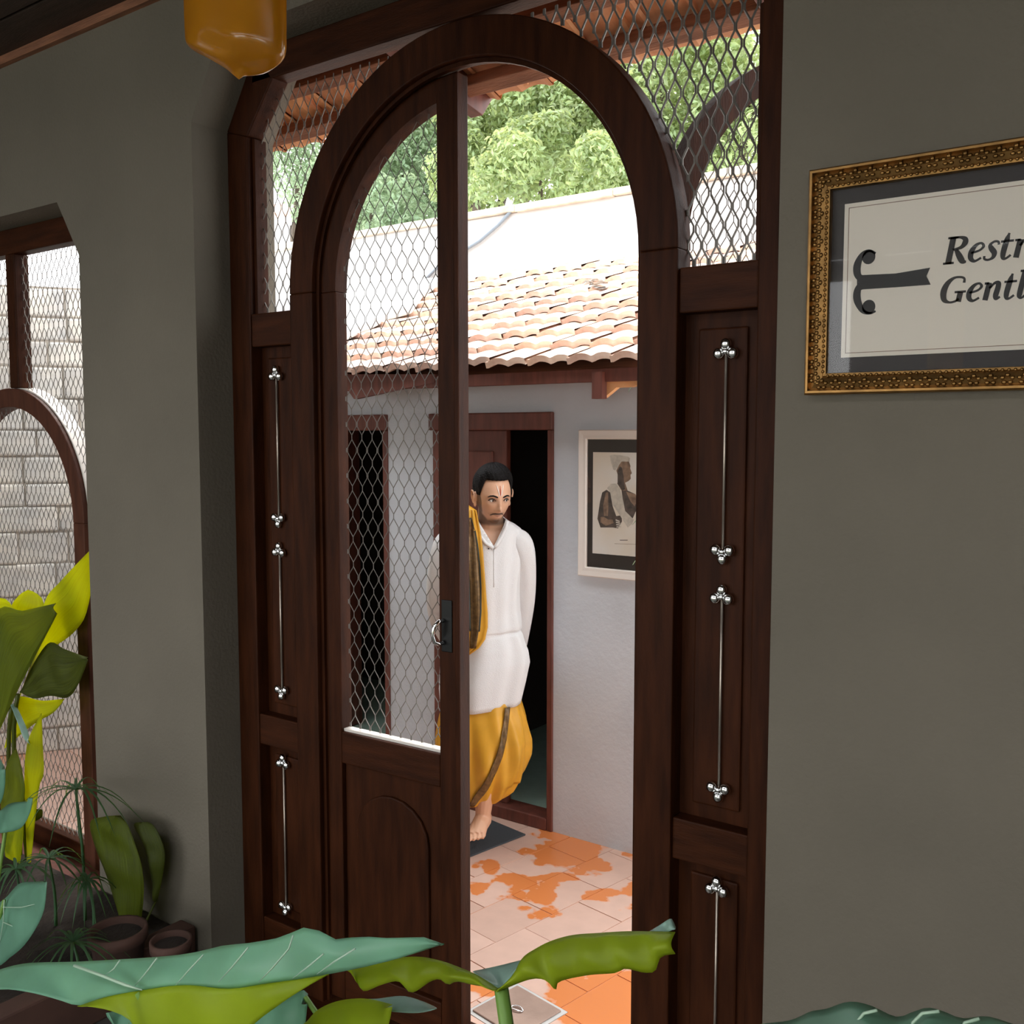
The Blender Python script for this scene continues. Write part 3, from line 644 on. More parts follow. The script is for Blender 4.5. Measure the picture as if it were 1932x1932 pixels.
for k in range(15):
    t = (k + .5) / 15
    for x in (sx0 + .020, sx1 - .020):
        z = sz0 + .02 + (sz1 - sz0 - .04) * t
        for a in range(5): mb.sphere((x + .007 * math.cos(a * 1.257), fy + .005, z + .0085 * math.sin(a * 1.257)), (.0042, .0028, .0048), 6, 4)
obj('carved_leaves', mb, 'gilt', sg, True, kind='stuff')
obj('mount', MB().box(sx0 + .04, sx1 - .04, YW0 - .012, YW0 - .004, sz0 + .04, sz1 - .04), 'mount_black', sg)
ptl = oy(1594, 385, YW0 - .014); pbl = oy(1594, 674, YW0 - .014); yP = YW0 - .014
pxr = sx1 - .04 - (ptl.x - sx0 - .04); pz1 = (ptl.z + oy(1932, 340, yP).z) / 2; pz0 = (pbl.z + oy(1932, 660, yP).z) / 2
obj('card', MB().box(ptl.x, pxr, yP, yP + .003, pz0, pz1), 'paper', sg)
mb = MB()
for a, b, c, d in ((ptl.x + .008, pxr - .008, pz1 - .009, pz1 - .0078), (ptl.x + .008, pxr - .008, pz0 + .0078, pz0 + .009), (ptl.x + .008, ptl.x + .0092, pz0 + .008, pz1 - .008), (pxr - .0092, pxr - .008, pz0 + .008, pz1 - .008)): mb.box(a, b, yP - .0004, yP, c, d)
obj('ruled_line', mb, 'sepia_mid', sg)
ly = yP - .0006
def stroke(mb, pts, y):
    """pen stroke of varying width in the x,z plane; pts (x,z,w)"""
    out = []
    if len(pts) > 2:                                   # smooth with Catmull-Rom
        for i in range(len(pts) - 1):
            p0 = Vector(pts[max(i - 1, 0)]); p1 = Vector(pts[i]); p2 = Vector(pts[i + 1]); p3 = Vector(pts[min(i + 2, len(pts) - 1)])
            for k in range(5):
                t = k / 5; out.append(.5 * ((2 * p1) + (p2 - p0) * t + (2 * p0 - 5 * p1 + 4 * p2 - p3) * t * t + (3 * p1 - p0 - 3 * p2 + p3) * t ** 3))
        out.append(Vector(pts[-1]))
    else: out = [Vector(p) for p in pts]
    a, b = [], []
    for i, p in enumerate(out):
        d = out[min(i + 1, len(out) - 1)] - out[max(i - 1, 0)]; nrm = Vector((-d.y, d.x)).normalized() * max(p.z, .004) / 2
        a.append(Vector((p.x + nrm.x, y, p.y + nrm.y))); b.append(Vector((p.x - nrm.x, y, p.y - nrm.y)))
    mb.grid([a, b])
GL = {
 'R': (.72, [[(.14, 0, .2), (.14, 1, .2)], [(.14, .965, .06), (.36, .965, .09), (.52, .88, .17), (.54, .73, .19), (.44, .58, .12), (.2, .52, .06)], [(.3, .52, .12), (.44, .28, .2), (.58, .06, .19), (.70, .02, .06)], [(-.02, .025, .05), (.32, .025, .05)], [(-.02, .975, .05), (.3, .975, .05)]]),
 'e': (.50, [[(.08, .33, .04), (.32, .40, .05), (.42, .54, .10), (.33, .665, .07), (.18, .60, .12), (.08, .38, .18), (.10, .14, .17), (.24, .015, .1), (.42, .12, .03)]]),
 's': (.42, [[(.38, .54, .09), (.34, .65, .06), (.22, .67, .06), (.12, .56, .12), (.18, .42, .18), (.29, .26, .18), (.28, .09, .12), (.15, .015, .06), (.03, .06, .06), (.01, .17, .08)]]),
 't': (.42, [[(.2, .93, .03), (.17, .7, .17), (.14, .25, .18), (.17, .04, .14), (.26, .01, .08), (.38, .12, .03)], [(.0, .64, .07), (.38, .64, .07)]]),
 'r': (.48, [[(.13, 0, .18), (.15, .66, .18)], [(.18, .42, .04), (.28, .62, .09), (.38, .64, .14), (.44, .56, .11)], [(.0, .64, .05), (.16, .64, .05)]]),
 'o': (.54, [[(.26, .665, .06), (.13, .58, .14), (.07, .34, .19), (.13, .08, .14), (.26, .01, .06), (.39, .1, .14), (.44, .34, .19), (.39, .58, .14), (.26, .665, .06)]]),
 'n': (.60, [[(.12, 0, .18), (.14, .66, .18)], [(.18, .44, .04), (.3, .62, .09), (.42, .62, .16), (.44, .45, .18), (.42, .15, .18), (.46, .02, .1), (.56, .1, .03)], [(0, .64, .05), (.14, .64, .05)]]),
 'm': (.90, [[(.12, 0, .18), (.14, .66, .18)], [(.18, .44, .04), (.28, .62, .09), (.39, .62, .16), (.42, .4, .18), (.42, 0, .18)], [(.46, .44, .04), (.58, .62, .09), (.69, .62, .16), (.71, .45, .18), (.70, .15, .18), (.74, .02, .1), (.84, .1, .03)], [(0, .64, .05), (.14, .64, .05)]]),
 'l': (.32, [[(.14, 1.02, .17), (.12, .2, .18), (.15, .03, .13), (.22, .01, .08), (.30, .1, .03)], [(0, 1.0, .05), (.14, 1.0, .05)]]),
 'G': (.84, [[(.68, .74, .1), (.66, .9, .07), (.52, .97, .06), (.32, .95, .1), (.15, .76, .18), (.08, .45, .22), (.15, .14, .18), (.34, .02, .08), (.52, .05, .07), (.62, .14, .1)], [(.62, .02, .19), (.63, .40, .19)], [(.44, .40, .05), (.80, .40, .05)]])}
def text(word, u, v, ch):
    mb = MB(); p = oy(u, v, ly); x = p.x
    for c in word:
        adv, st = GL[c]
        for s in st: stroke(mb, [(x + (a * 1.15 + b * .17) * ch, p.z + b * ch, w_ * ch * 1.08) for a, b, w_ in s], ly)
        x += adv * 1.15 * ch
    return mb
obj('lettering', text('Restrooms', 1780, 499, .0475), 'ink', sg, label='black bold italic serif word')
obj('lettering', text('Gentlemen', 1771, 573, .0465), 'ink', sg, label='black bold italic serif word')
mb = MB()
def spx(l): stroke(mb, [(oy(u, v, ly).x, oy(u, v, ly).z, w_) for u, v, w_ in l], ly)
spx([(1652, 478, .004), (1640, 473, .005), (1627, 480, .009), (1618, 498, .014), (1617, 514, .014), (1622, 524, .012), (1632, 528, .012)])
spx([(1652, 587, .004), (1640, 591, .005), (1627, 586, .009), (1618, 568, .014), (1617, 552, .014), (1622, 540, .012), (1632, 534, .012)])
poly_px(mb, [(1617, 516), (1628, 519), (1690, 516), (1755, 505), (1748, 521), (1756, 537), (1690, 542), (1628, 546), (1617, 550)], ly, .0004)
for v in (485, 579):
    c = oy(1639, v, ly); mb.add([c + Vector((.0125 * math.cos(a), 0, .0135 * math.sin(a))) for a in [2 * math.pi * k / 20 for k in range(20)]], [tuple(range(20))])
obj('pointing_ornament', mb, 'ink', sg, label='black curled arrow ornament pointing left')
obj('glazing', MB().box(sx0 + .04, sx1 - .04, yP - .006, yP - .004, sz0 + .04, sz1 - .04), 'glass', sg)

# ================================================================== FRAMED PRINT ACROSS THE PASSAGE
yq = YB - .028
a0 = oy(1087, 811, yq); a1 = oy(1092, 1086, yq)
px0, px1, pz1_, pz0_ = a0.x + .01, a0.x + .62, a0.z, a1.z
pf = thing('framed_print', ((px0 + px1) / 2, YB, pz0_), label='white framed sepia print of a turbaned man on the passage wall', category='picture')
frame_bars(pf, px0, px1, pz0_, pz1_, .042, 0, 0, 'white_frame', [(0, YB), (0, yq + .004), (.1, yq), (.6, yq + .003), (.9, yq + .003), (1, yq + .01), (1, YB)])
obj('mount', MB().box(px0 + .04, px1 - .04, YB - .012, YB - .004, pz0_ + .04, pz1_ - .04), 'mount_black', pf)
yr = YB - .0135
s0 = oy(1119, 853, yr); s1 = oy(1122, 1044, yr)
obj('sheet', MB().box(s0.x, px1 - .04 - (s0.x - px0 - .04), yr, yr + .002, s1.z, s0.z), 'print_paper', pf)
def art(nm, m, pts, k): obj(nm, poly_px(MB(), pts, yr - .0003 * k, .0002), m, pf)
P_ = lambda l: [(1070 + x * .1656, 780 + y_ * .1656) for x, y_ in l]
art('drawn_turban', 'sepia_light', P_([(485, 480), (530, 470), (600, 475), (690, 490), (715, 510), (708, 550), (620, 550), (590, 590), (550, 650), (525, 640), (500, 560)][::-1]), 1)
art('drawn_head', 'sepia_mid', P_([(560, 650), (590, 590), (620, 545), (705, 550), (722, 600), (718, 625), (738, 680), (722, 700), (725, 745), (700, 770), (660, 790), (690, 880), (620, 880), (570, 800), (590, 740)][::-1]), 1)
art('drawn_beard', 'sepia_dark', P_([(575, 660), (600, 600), (625, 620), (640, 700), (650, 790), (660, 860), (630, 880), (575, 800)][::-1]), 2)
art('drawn_torso', 'sepia_dark', P_([(620, 880), (690, 880), (780, 920), (800, 1000), (790, 1100), (745, 1200), (690, 1180), (650, 1100)][::-1]), 1)
art('drawn_chest', 'sepia_mid', P_([(670, 890), (780, 920), (800, 990), (770, 1060), (720, 1000)][::-1]), 2)
art('drawn_arm', 'sepia_dark', P_([(450, 870), (490, 900), (520, 1060), (560, 1170), (620, 1160), (625, 1230), (580, 1310), (520, 1300), (380, 1300), (345, 1200), (375, 1000), (400, 900)][::-1]), 1)
art('drawn_forearm', 'sepia_mid', P_([(380, 1180), (420, 1180), (470, 1210), (520, 1210), (530, 1250), (440, 1280), (380, 1240)][::-1]), 2)
art('drawn_upper_arm', 'sepia_mid', P_([(440, 900), (465, 900), (470, 1050), (465, 1170), (420, 1170), (410, 1050)][::-1]), 2)
art('drawn_shawl', 'sepia_light', P_([(455, 850), (500, 800), (560, 800), (600, 860), (640, 1000), (660, 1110), (760, 1210), (740, 1260), (690, 1300), (600, 1160), (520, 1040), (490, 900)][::-1]), 3)
for k in range(4): art('drawn_finger', 'sepia_light', P_([(555 + 3 * k, 1205 + k * 27), (600 + 5 * k, 1225 + k * 20), (598 + 5 * k, 1238 + k * 20), (552 + 3 * k, 1220 + k * 27)]), 3)
art('drawn_caption', 'sepia_dark', P_([(600, 1440), (690, 1440), (690, 1448), (600, 1448)]), 1)
art('drawn_caption', 'sepia_mid', P_([(540, 1482), (800, 1490), (800, 1494), (540, 1486)]), 1)
obj('glazing', MB().box(px0 + .04, px1 - .04, YB - .02, YB - .018, pz0_ + .04, pz1_ - .04), 'glass', pf)

# ================================================================== SATIN DRAPE HANGING AT THE TOP LEFT
dy = 1.42
Lp = [(351, -170), (352, -60), (353, 30), (354, 74), (357, 90), (366, 101), (384, 110), (404, 120), (424, 129), (436, 138), (447, 147)]
Rp = [(537, -170), (536, -60), (535, 30), (535, 84), (533, 102), (526, 114), (510, 125), (488, 130), (470, 134), (460, 141), (451, 150)]
rows = []
for i, (a, b) in enumerate(zip(Lp, Rp)):
    A, B = oy(*a, dy), oy(*b, dy); c = (A + B) / 2; h = (B - A) / 2; r = []
    for j in range(40):
        an = 2 * math.pi * j / 40
        wr_ = (.10 * math.sin(an * 3 + i * 1.3) + .06 * math.sin(an * 5 - i * .9)) * (1 if i > 2 else .2)
        r.append(c + h * math.cos(an) + Vector((.25, -.9, .1)) * (h.length * .42 * math.sin(an) * (1 + wr_ * 1.5)) + Vector((0, 0, .006 * math.sin(an * 2 + 1) if 3 < i < 9 else 0)))
    rows.append(r)
top_c = sum(rows[0], Vector()) / 40
dr = thing('hanging_drape', (top_c.x, top_c.y, ZC), label='shiny amber satin hanging with a pointed lower end in front of the wall', category='hanging')
o = obj('satin_body', MB().grid(rows, True), 'drape', dr, True)
ss = o.modifiers.new('sub', 'SUBSURF'); ss.levels = 1; ss.render_levels = 2
obj('cord', MB().tube([top_c - Vector((0, 0, .03)), (top_c.x, top_c.y, ZC)], .004, 6), 'drape', dr)
A, B = oy(351, -170, dy), oy(537, -170, dy)
obj('top_bar', MB().tube([A, B], .008, 8), 'dark_wood', dr)

# ================================================================== THE MAN IN THE PASSAGE
po = oz(905, 1600, 0); pang = math.atan2(-po.x, po.y)
man = thing('person', po, label='man in white tunic and yellow wrap trousers walking barefoot with hands behind back', category='person')
man.rotation_euler = (0, 0, pang); ORG[man] = Vector()
rz = Matrix.Rotation(pang, 3, 'Z'); fd = rz @ Vector((0, -1, 0))
def pl(u, v, f=0.0):
    d = ray(u, v); t = (po - C0 + fd * f).dot(fd) / d.dot(fd); return rz.transposed() @ (C0 + d * t - po)
HC = pl(930, 934, .03)                       # head centre
HM = Matrix.Translation(HC) @ Matrix.Rotation(R(19), 4, 'Z') @ Matrix.Rotation(R(9), 4, 'X')   # turned to his left, bowed a little
def gs(x, z, x0, z0, sx, sz): return math.exp(-((x - x0) / sx) ** 2 - ((z - z0) / sz) ** 2)
def headp(d):
    x, y, z = d.x * .0745, d.y * .094, d.z * .122
    if d.z < 0:
        k = -d.z; x *= 1 - .26 * k ** 1.6
        if y > 0: y *= 1 - .35 * k
        else: y *= 1 - .06 * k
    else: x *= 1 + .03 * d.z
    if d.y < .15:
        s = 2 if x > 0 else -2
        ax = abs(x); o = 0
        o += .022 * gs(ax, z, 0, -.047, .0105, .012) + .011 * gs(ax, z, 0, -.026, .0085, .022) + .007 * gs(ax, z, .0135, -.051, .006, .006)
        o += .0055 * gs(ax, z, .027, .013, .022, .0065) - .0095 * gs(ax, z, .031, -.006, .0145, .0095) + .004 * gs(ax, z, .043, -.03, .018, .016)
        o += .0055 * gs(ax, z, 0, -.0755, .019, .0055) + .0055 * gs(ax, z, 0, -.0865, .015, .005) - .0035 * gs(ax, z, 0, -.081, .022, .0022)
        o += .010 * gs(ax, z, 0, -.110, .020, .013) - .003 * gs(ax, z, 0, -.096, .016, .005)
        y -= o
    return Vector((x, y, z))
def head_mesh(nu=120, nv=90):
    rows = []
    for i in range(nv + 1):
        t = math.pi * i / nv
        rows.append([HM @ headp(Vector((math.sin(t) * math.sin(2 * math.pi * j / nu), math.sin(t) * math.cos(2 * math.pi * j / nu), math.cos(t)))) for j in range(nu)])
    return MB().grid(rows, True)
body = head_mesh()
hb = MB()
hm3 = HM
def hl(x, y, z): return HM @ Vector((x, y, z))
for s in (-1, 1):                           # ears: rim and lobe
    body.sphere(hl(s * .077, .012, -.012), (.009, .018, .029), 12, 10); body.sphere(hl(s * .078, .004, -.038), (.008, .011, .014), 10, 8)
    rim = [hl(s * (.086 + .006 * math.sin(a)), .012 + .021 * math.cos(a), -.010 + .031 * math.sin(a)) for a in [R(-70 + 25 * k) for k in range(11)]]
    body.tube(rim, .0045, 6)
nk = pl(924, 1025, .0)
body.tube([hl(0, .012, -.055), hl(0, .018, -.10), Vector((nk.x + .004, .015, 1.46)), Vector((nk.x, .025, 1.38))], [.058, .056, .060, .075], 18)
def ring(c, rx, ry, n=28): return [Vector((c[0] + rx * math.cos(2 * math.pi * k / n), c[1] + ry * math.sin(2 * math.pi * k / n), c[2])) for k in range(n)]
def closed(mb, rings): mb.grid(rings, True); n = len(rings[0]); mb.add(rings[0], [tuple(range(n - 1, -1, -1))]); mb.add(rings[-1], [tuple(range(n))])
closed(body, [ring((nk.x, .02, 1.455), .06, .05), ring((.015, .02, 1.43), .13, .075), ring((.008, .02, 1.37), .168, .10), ring((0, .015, 1.24), .16, .105), ring((0, .02, 1.05), .140, .095), ring((0, .02, .92), .155, .10), ring((0, .02, .82), .150, .10)])
def hand(c, dirn, side, up):
    """palm with four fingers and a thumb, slightly curled"""
    c = Vector(c); d = Vector(dirn).normalized(); up = Vector(up).normalized(); w_ = d.cross(up).normalized() * side
    body.tube([c, c + d * .035, c + d * .075], [.022, .030, .026], 10)
    for k, L_ in enumerate((.062, .072, .068, .052)):
        b = c + d * .07 + w_ * (.024 - .016 * k); body.tube([b, b + d * L_ * .45, b + d * L_ * .75 - up * .012, b + d * L_ * .85 - up * .026], [.0088, .0085, .008, .007], 7)
    b = c + d * .02 + w_ * .024; body.tube([b, b + w_ * .022 + d * .022, b + w_ * .026 + d * .048], [.011, .0098, .0085], 7)
ARM = {1: [(945, 1022, -.02), (964, 1014, -.012), (979, 1017, -.006), (986, 1032, -.006), (990, 1062, -.02), (991, 1112, -.05), (988, 1150, -.09), (983, 1185, -.13), (978, 1210, -.17)],
       -1: [(878, 1022, -.02), (860, 1014, -.01), (844, 1018, -.005), (836, 1034, -.005), (829, 1075, -.01), (823, 1130, -.04), (828, 1170, -.10), (840, 1192, -.15), (852, 1212, -.18)]}
for s in (-1, 1):
    sp = [pl(*q) for q in ARM[s]]; sh, el, wr_ = sp[0], sp[3], sp[-1]
    body.tube(sp, [.030, .032, .034, .035, .034, .032, .030, .027, .025], 12)
    hand(wr_, (-s * .9, .25, -.25), s, (0, -.9, .3))
    hip = Vector((.085 * s, .02, .86)); kn = Vector((.095 * s, -.03 if s < 0 else .03, .48))
    if s > 0: kn = Vector((.04, -.07, .48)); an = pl(911, 1541, .04)
    else: kn = Vector((-.11, .04, .48)); an = Vector((-.14, .12, .09))
    body.tube([hip, hip.lerp(kn, .4), kn, kn.lerp(an, .35), an], [.085, .076, .054, .050, .034], 14)
    if s > 0: toe = pl(897, 1577, .15); heel = an + Vector((.012, .055, -.02))
    else: toe = an + Vector((-.03, -.17, -.065)); heel = an + Vector((0, .05, -.05))
    f = (toe - an); sd_ = Vector((1, .1, 0)).normalized()
    body.tube([heel, an + Vector((0, 0, -.012)), an.lerp(toe, .5), toe], [.030, .040, .038, .024], 12)
    body.tube([an.lerp(toe, .55) - sd_ * .012, toe - sd_ * .018], [.028, .022], 10); body.tube([an.lerp(toe, .55) + sd_ * .012, toe + sd_ * .022], [.028, .022], 10)
    tdir = Vector((f.x, f.y, -.0)).normalized()
    big = -s
    for k in range(5):
        off = (k - 2) * .0175 * -1 * big; rr = (.0135, .0105, .010, .0095, .009)[k]; ll = (.036, .036, .032, .027, .020)[k]
        b = toe + sd_ * (.036 - .018 * k) * big
        body.tube([b - tdir * .01, b + tdir * ll * .6, b + tdir * ll + Vector((0, 0, -.006))], [rr, rr, rr * .85], 8)
bo = obj('body', body, None, man, True)
rm = bo.modifiers.new('r', 'REMESH'); rm.mode = 'VOXEL'; rm.voxel_size = .0036
sm = bo.modifiers.new('s', 'SMOOTH'); sm.iterations = 2; sm.factor = .4
dg = bpy.context.evaluated_depsgraph_get(); me2 = bpy.data.meshes.new_from_object(bo.evaluated_get(dg)); bo.modifiers.clear(); bo.data = me2
me2.materials.clear(); me2.polygons.foreach_set('use_smooth', [True] * len(me2.polygons))
# skin tone painted on: stubble, moustache, lips, shade in mouth crease and eye sockets
ca = me2.color_attributes.new('tone', 'FLOAT_COLOR', 'POINT'); hi = HM.inverted()
SK, BD, LP = Vector((.70, .40, .255)), Vector((.045, .027, .020)), Vector((.38, .15, .11))
def stp(a, b, x): t = min(1, max(0, (x - a) / (b - a))); return t * t * (3 - 2 * t)
cols = []
for v in me2.vertices:
    c = SK.copy(); q = hi @ v.co
    if v.co.z > 1.40:
        ax = abs(q.x)
        if q.y < .03 and q.z < .03 and ax < .075:
            b = max(.95 * gs(ax, q.z, .007, -.0672, .021, .0052), .55 * gs(ax, q.z, .027, -.073, .0045, .006)) if q.y < -.05 else 0
            b = max(b, .95 * gs(ax, q.z, 0, -.1045, .026, .012) if q.y < -.03 else 0, .5 * gs(ax, q.z, 0, -.096, .006, .006) if q.y < -.04 else 0)
            thr = -.102 if ax < .03 else -.102 + .024 * (ax - .03) / .02 if ax < .05 else -.078 + .038 * (ax - .05) / .012 if ax < .062 else -.04 + .05 * (ax - .062) / .008
            b = max(b, .78 * stp(thr + .006, thr - .006, q.z) * stp(.035, .005, q.y) * stp(-.135, -.12, q.z))
            c = c.lerp(BD, min(.92, b))
            lp = max(gs(ax, q.z, 0, -.0765, .017, .0042), gs(ax, q.z, 0, -.0865, .015, .0045)) if q.y < -.07 else 0
            c = c.lerp(LP, .8 * min(1, lp)); c = c.lerp(Vector((.22, .09, .07)), .6 * gs(ax, q.z, 0, -.081, .02, .002) if q.y < -.07 else 0)
            c = c.lerp(Vector((.25, .11, .075)), .5 * gs(ax, q.z, .031, -.008, .02, .012) if q.y < -.04 else 0)
    cols += [c.x, c.y, c.z, 1]
ca.data.foreach_set('color', cols)
sk = M['skin']; ntk = sk.node_tree; at_ = ntk.nodes.new('ShaderNodeAttribute'); at_.attribute_name = 'tone'; ntk.links.new(at_.outputs['Color'], ntk.nodes['Principled BSDF'].inputs['Base Color'])
me2.materials.append(sk)
from mathutils.bvhtree import BVHTree
bv = BVHTree.FromPolygons([v.co for v in me2.vertices], [p.vertices for p in me2.polygons])
def on_face(x, z, out=.001):
    o_, d_ = hl(x, -.3, z), (HM.to_3x3() @ Vector((0, 1, 0))); h, n_, i_, dist = bv.ray_cast(o_, d_)
    return (h if h else hl(x, -.09, z)) - d_ * out
# hair
rows = []; nu = 96
for i in range(16):
    r = []
    for j in range(nu):
        az = 2 * math.pi * j / nu; fx, fyv = math.sin(az), math.cos(az)          # fyv = -1 at the face
        front = stp(-.30, -.62, fyv); back = stp(.0, .8, fyv)
        lim_ = R(52) * front + R(124) * back + (1 - front - back) * R(87)
        t = lim_ * (i / 15); k = i / 15
        d = Vector((math.sin(t) * fx, math.sin(t) * fyv, math.cos(t)))
        th = (.017 - .007 * (1 - front) * k) * (1 - k ** 4) + .002 + .005 * front * (1 - abs(k - .75)) + .0015 * math.sin(az * 23 + i)
        p = headp(d); r.append(HM @ (p + d * th + Vector((fx * .011 * math.sin(math.pi * min(1, k * 1.15)), 0, .003 * (1 - k)))))
    rows.append(r)
ho = obj('hair', MB().grid(rows, True), 'hair', man, True, label='short black side-swept hair')
so_ = ho.modifiers.new('s', 'SOLIDIFY'); so_.thickness = .004; so_.offset = -1
for s in (-1, 1):
    c = on_face(s * .031, -.006, -.0075)
    ey = obj('eye', MB().sphere(c, .0115, 16, 12), 'eye_white', man, True)
    gz = (HM.to_3x3() @ Vector((.38, -1, -.12))).normalized()
    obj('iris', MB().sphere(c + gz * .0075, .0056, 12, 8), 'iris', ey, True)
    lid = [on_face(s * x, z, .0022) for x, z in ((.0175, -.007), (.024, -.0005), (.032, .0015), (.040, -.001), (.0465, -.0075))]
    obj('eyelid', MB().tube(lid, [.0016, .0026, .0028, .0026, .0014], 6), 'beard', man, True)
    br_ = [on_face(s * x, z, .0012) for x, z in ((.012, .0095), (.021, .0135), (.031, .016), (.041, .014), (.0495, .0075))]
    obj('eyebrow', MB().tube(br_, [.0028, .0038, .0036, .003, .0014], 6), 'hair', man, True)
    ln_ = [on_face(s * (.004 + .0115 * t), .016 + .046 * t, .0008) for t in (0, .25, .5, .75, 1)]
    obj('forehead_mark', MB().tube(ln_, [.0018, .0018, .0018, .0017, .0012], 5), 'chalk', man)
mo = [on_face(x, z, .0004) for x, z in ((-.030, -.0745), (-.022, -.0685), (-.012, -.0655), (-.003, -.0665), (.003, -.0665), (.012, -.0655), (.022, -.0685), (.030, -.0745))]
obj('moustache', MB().tube(mo, [.0012, .0026, .003, .0022, .0022, .003, .0026, .0012], 6), 'beard', man, True)
obj('forehead_mark', MB().tube([on_face(0, .018 + .04 * t, .0009) for t in (0, .3, .6, 1)], [.0016, .0022, .002, .001], 5), 'vermilion', man)
# clothes
def loft(rings, n, f):
    """rings (z, x_left, x_right, y_mid, ry); f(angle, t) -> outward wobble"""
    rows = []; zs_ = [r[0] for r in rings]; fine = []
    for i in range(len(rings) - 1):
        for k in range(5):
            t = k / 5; s_ = t
            fine.append([a + (b - a) * s_ for a, b in zip(rings[i], rings[i + 1])])
    fine.append(list(rings[-1]))
    for i, (z, xl, xr_, ym, ry_) in enumerate(fine):
        r = []
        for j in range(n):
            a = 2 * math.pi * j / n; c, s_ = math.cos(a), math.sin(a); w_ = f(a, i / (len(fine) - 1))
            ex = 2 / 2.3
            x = (xl + xr_) / 2 + (xr_ - xl) / 2 * math.copysign(abs(c) ** ex, c) + w_ * c; yv = ym + ry_ * math.copysign(abs(s_) ** ex, s_) + w_ * s_
            r.append(Vector((x, yv, z)))
        rows.append(r)
    return rows
def zx(u, v): p = pl(u, v, .1); return p.x, p.z
ku = []
for (v, ul, ur, ry_) in ((978, 903, 949, .055), (986, 893, 958, .068), (994, 872, 972, .085), (1003, 845, 983, .098), (1020, 832, 987, .108), (1060, 832, 986, .120), (1110, 836, 982, .122), (1160, 838, 982, .118), (1194, 840, 986, .118), (1199, 842, 983, .114), (1206, 840, 988, .119), (1235, 832, 999, .128), (1262, 826, 1003, .134), (1300, 824, 996, .136), (1345, 830, 986, .132)):
    a = zx(ul, v); b = zx(ur, v); ku.append((a[1], a[0], b[0], .02, ry_))
rows = loft(ku, 110, lambda a, t: (.004 + .010 * max(0, t - .5)) * math.sin(6 * a + 2 + 3 * t) + .003 * math.sin(13 * a + 5 * t) * (t > .1) + .002 * math.sin(a * 3 + t * 40) * (.15 < t < .8))
for i_, r in enumerate(rows[-16:]):
    for p in r: p.z += .022 * (p.x / .2) * (i_ / 15)
vl, vr, vb = pl(896, 975, .1), pl(960, 975, .1), pl(932, 1031, .1)
kb = MB().grid(rows, True)
def in_v(p):
    if p.y > .03 or p.z < vb.z: return False
    t = (p.z - vb.z) / (vl.z - vb.z); return vb.x + (vl.x - vb.x) * t < p.x < vb.x + (vr.x - vb.x) * t
bm = bmesh.new(); vs_ = [bm.verts.new(v) for v in kb.v]
for f in kb.f: bm.faces.new([vs_[i] for i in f])
for q in (vl, vr):
    d = q - vb; n_ = Vector((d.z, 0, -d.x)).normalized()
    bmesh.ops.bisect_plane(bm, geom=bm.verts[:] + bm.edges[:] + bm.faces[:], plane_co=vb, plane_no=n_)
bmesh.ops.delete(bm, geom=[f for f in bm.faces if in_v(f.calc_center_median())], context='FACES')
bm.verts.index_update(); kb = MB(); kb.v = [v.co.copy() for v in bm.verts]; kb.f = [tuple(v.index for v in f.verts) for f in bm.faces]; bm.free()
k_ = obj('tunic', kb, 'kurta', man, True, label='white knee-length tunic')
so_ = k_.modifiers.new('s', 'SOLIDIFY'); so_.thickness = .003
bk = BVHTree.FromPolygons(kb.v, [f for f in kb.f])
bk_full = bk
def front_y(x, z, bvh, dft=-.12):
    h = bvh.ray_cast(Vector((x, -1, z)), Vector((0, 1, 0)))[0]; return h.y if h else dft
for pts in (((894, 968), (897, 990), (905, 1012), (917, 1026), (932, 1034)), ((958, 984), (953, 1000), (946, 1015), (938, 1028), (932, 1034))):
    q = []
    for u, v in pts:
        p = pl(u, v, .1); q.append(Vector((p.x, min(front_y(p.x, p.z, bk, -.075), front_y(p.x - .012, p.z - .012, bk, -.075), -.06) - .002, p.z)))
    obj('collar', MB().tube(q, .0075, 8), 'kurta', k_, True)
q = [pl(932, v, .1) for v in (1036, 1060, 1085, 1108)]
obj('placket', MB().tube([Vector((p.x, front_y(p.x, p.z, bk) - .0008, p.z)) for p in q], .0022, 5), 'kurta', k_, True)
bt = pl(922, 1035, .1); obj('button', MB().sphere((bt.x, front_y(bt.x, bt.z, bk) - .004, bt.z), .0035, 8, 6), 'ink', k_)
for s in (-1, 1):
    sp = [pl(*q) for q in ARM[s]]; rr = [.034, .049, .056, .057, .053, .049, .046, .043, .045]
    mb = MB(); mb.tube(sp, rr, 20, False)
    for i, v in enumerate(mb.v): v += (v - sp[i // 20]) * (.05 * math.sin((i % 20) * 1.9 + (i // 20) * 1.3))
    sv = obj('sleeve', mb, 'kurta', k_, True); m_ = sv.modifiers.new('s', 'SUBSURF'); m_.levels = 1; m_.render_levels = 2
dh = []
for (v, ul, ur, ry_) in ((1300, 842, 978, .11), (1335, 836, 984, .125), (1370, 826, 994, .145), (1410, 820, 1001, .16), (1440, 820, 998, .16), (1470, 824, 988, .15), (1495, 830, 977, .135), (1515, 838, 964, .115), (1526, 850, 950, .09), (1534, 865, 932, .05)):
    a = zx(ul, v); b = zx(ur, v); dh.append((a[1], a[0], b[0], .02, ry_))
rows = loft(dh, 120, lambda a, t: (.012 * math.sin(9 * a + 5 * t) + .007 * math.sin(17 * a - 9 * t)) * min(1, t * 2.5) * (1 - max(0, t - .85) * 4))
for r in rows[-16:]:
    for p in r: p.z += .10 * max(0, p.x - .0) - .05 * max(0, -p.x - .0)
do = obj('wrap_trousers', MB().grid(rows, True), 'silk_yellow', man, True, label='golden yellow draped wrap trousers')
so_ = do.modifiers.new('s', 'SOLIDIFY'); so_.thickness = .003
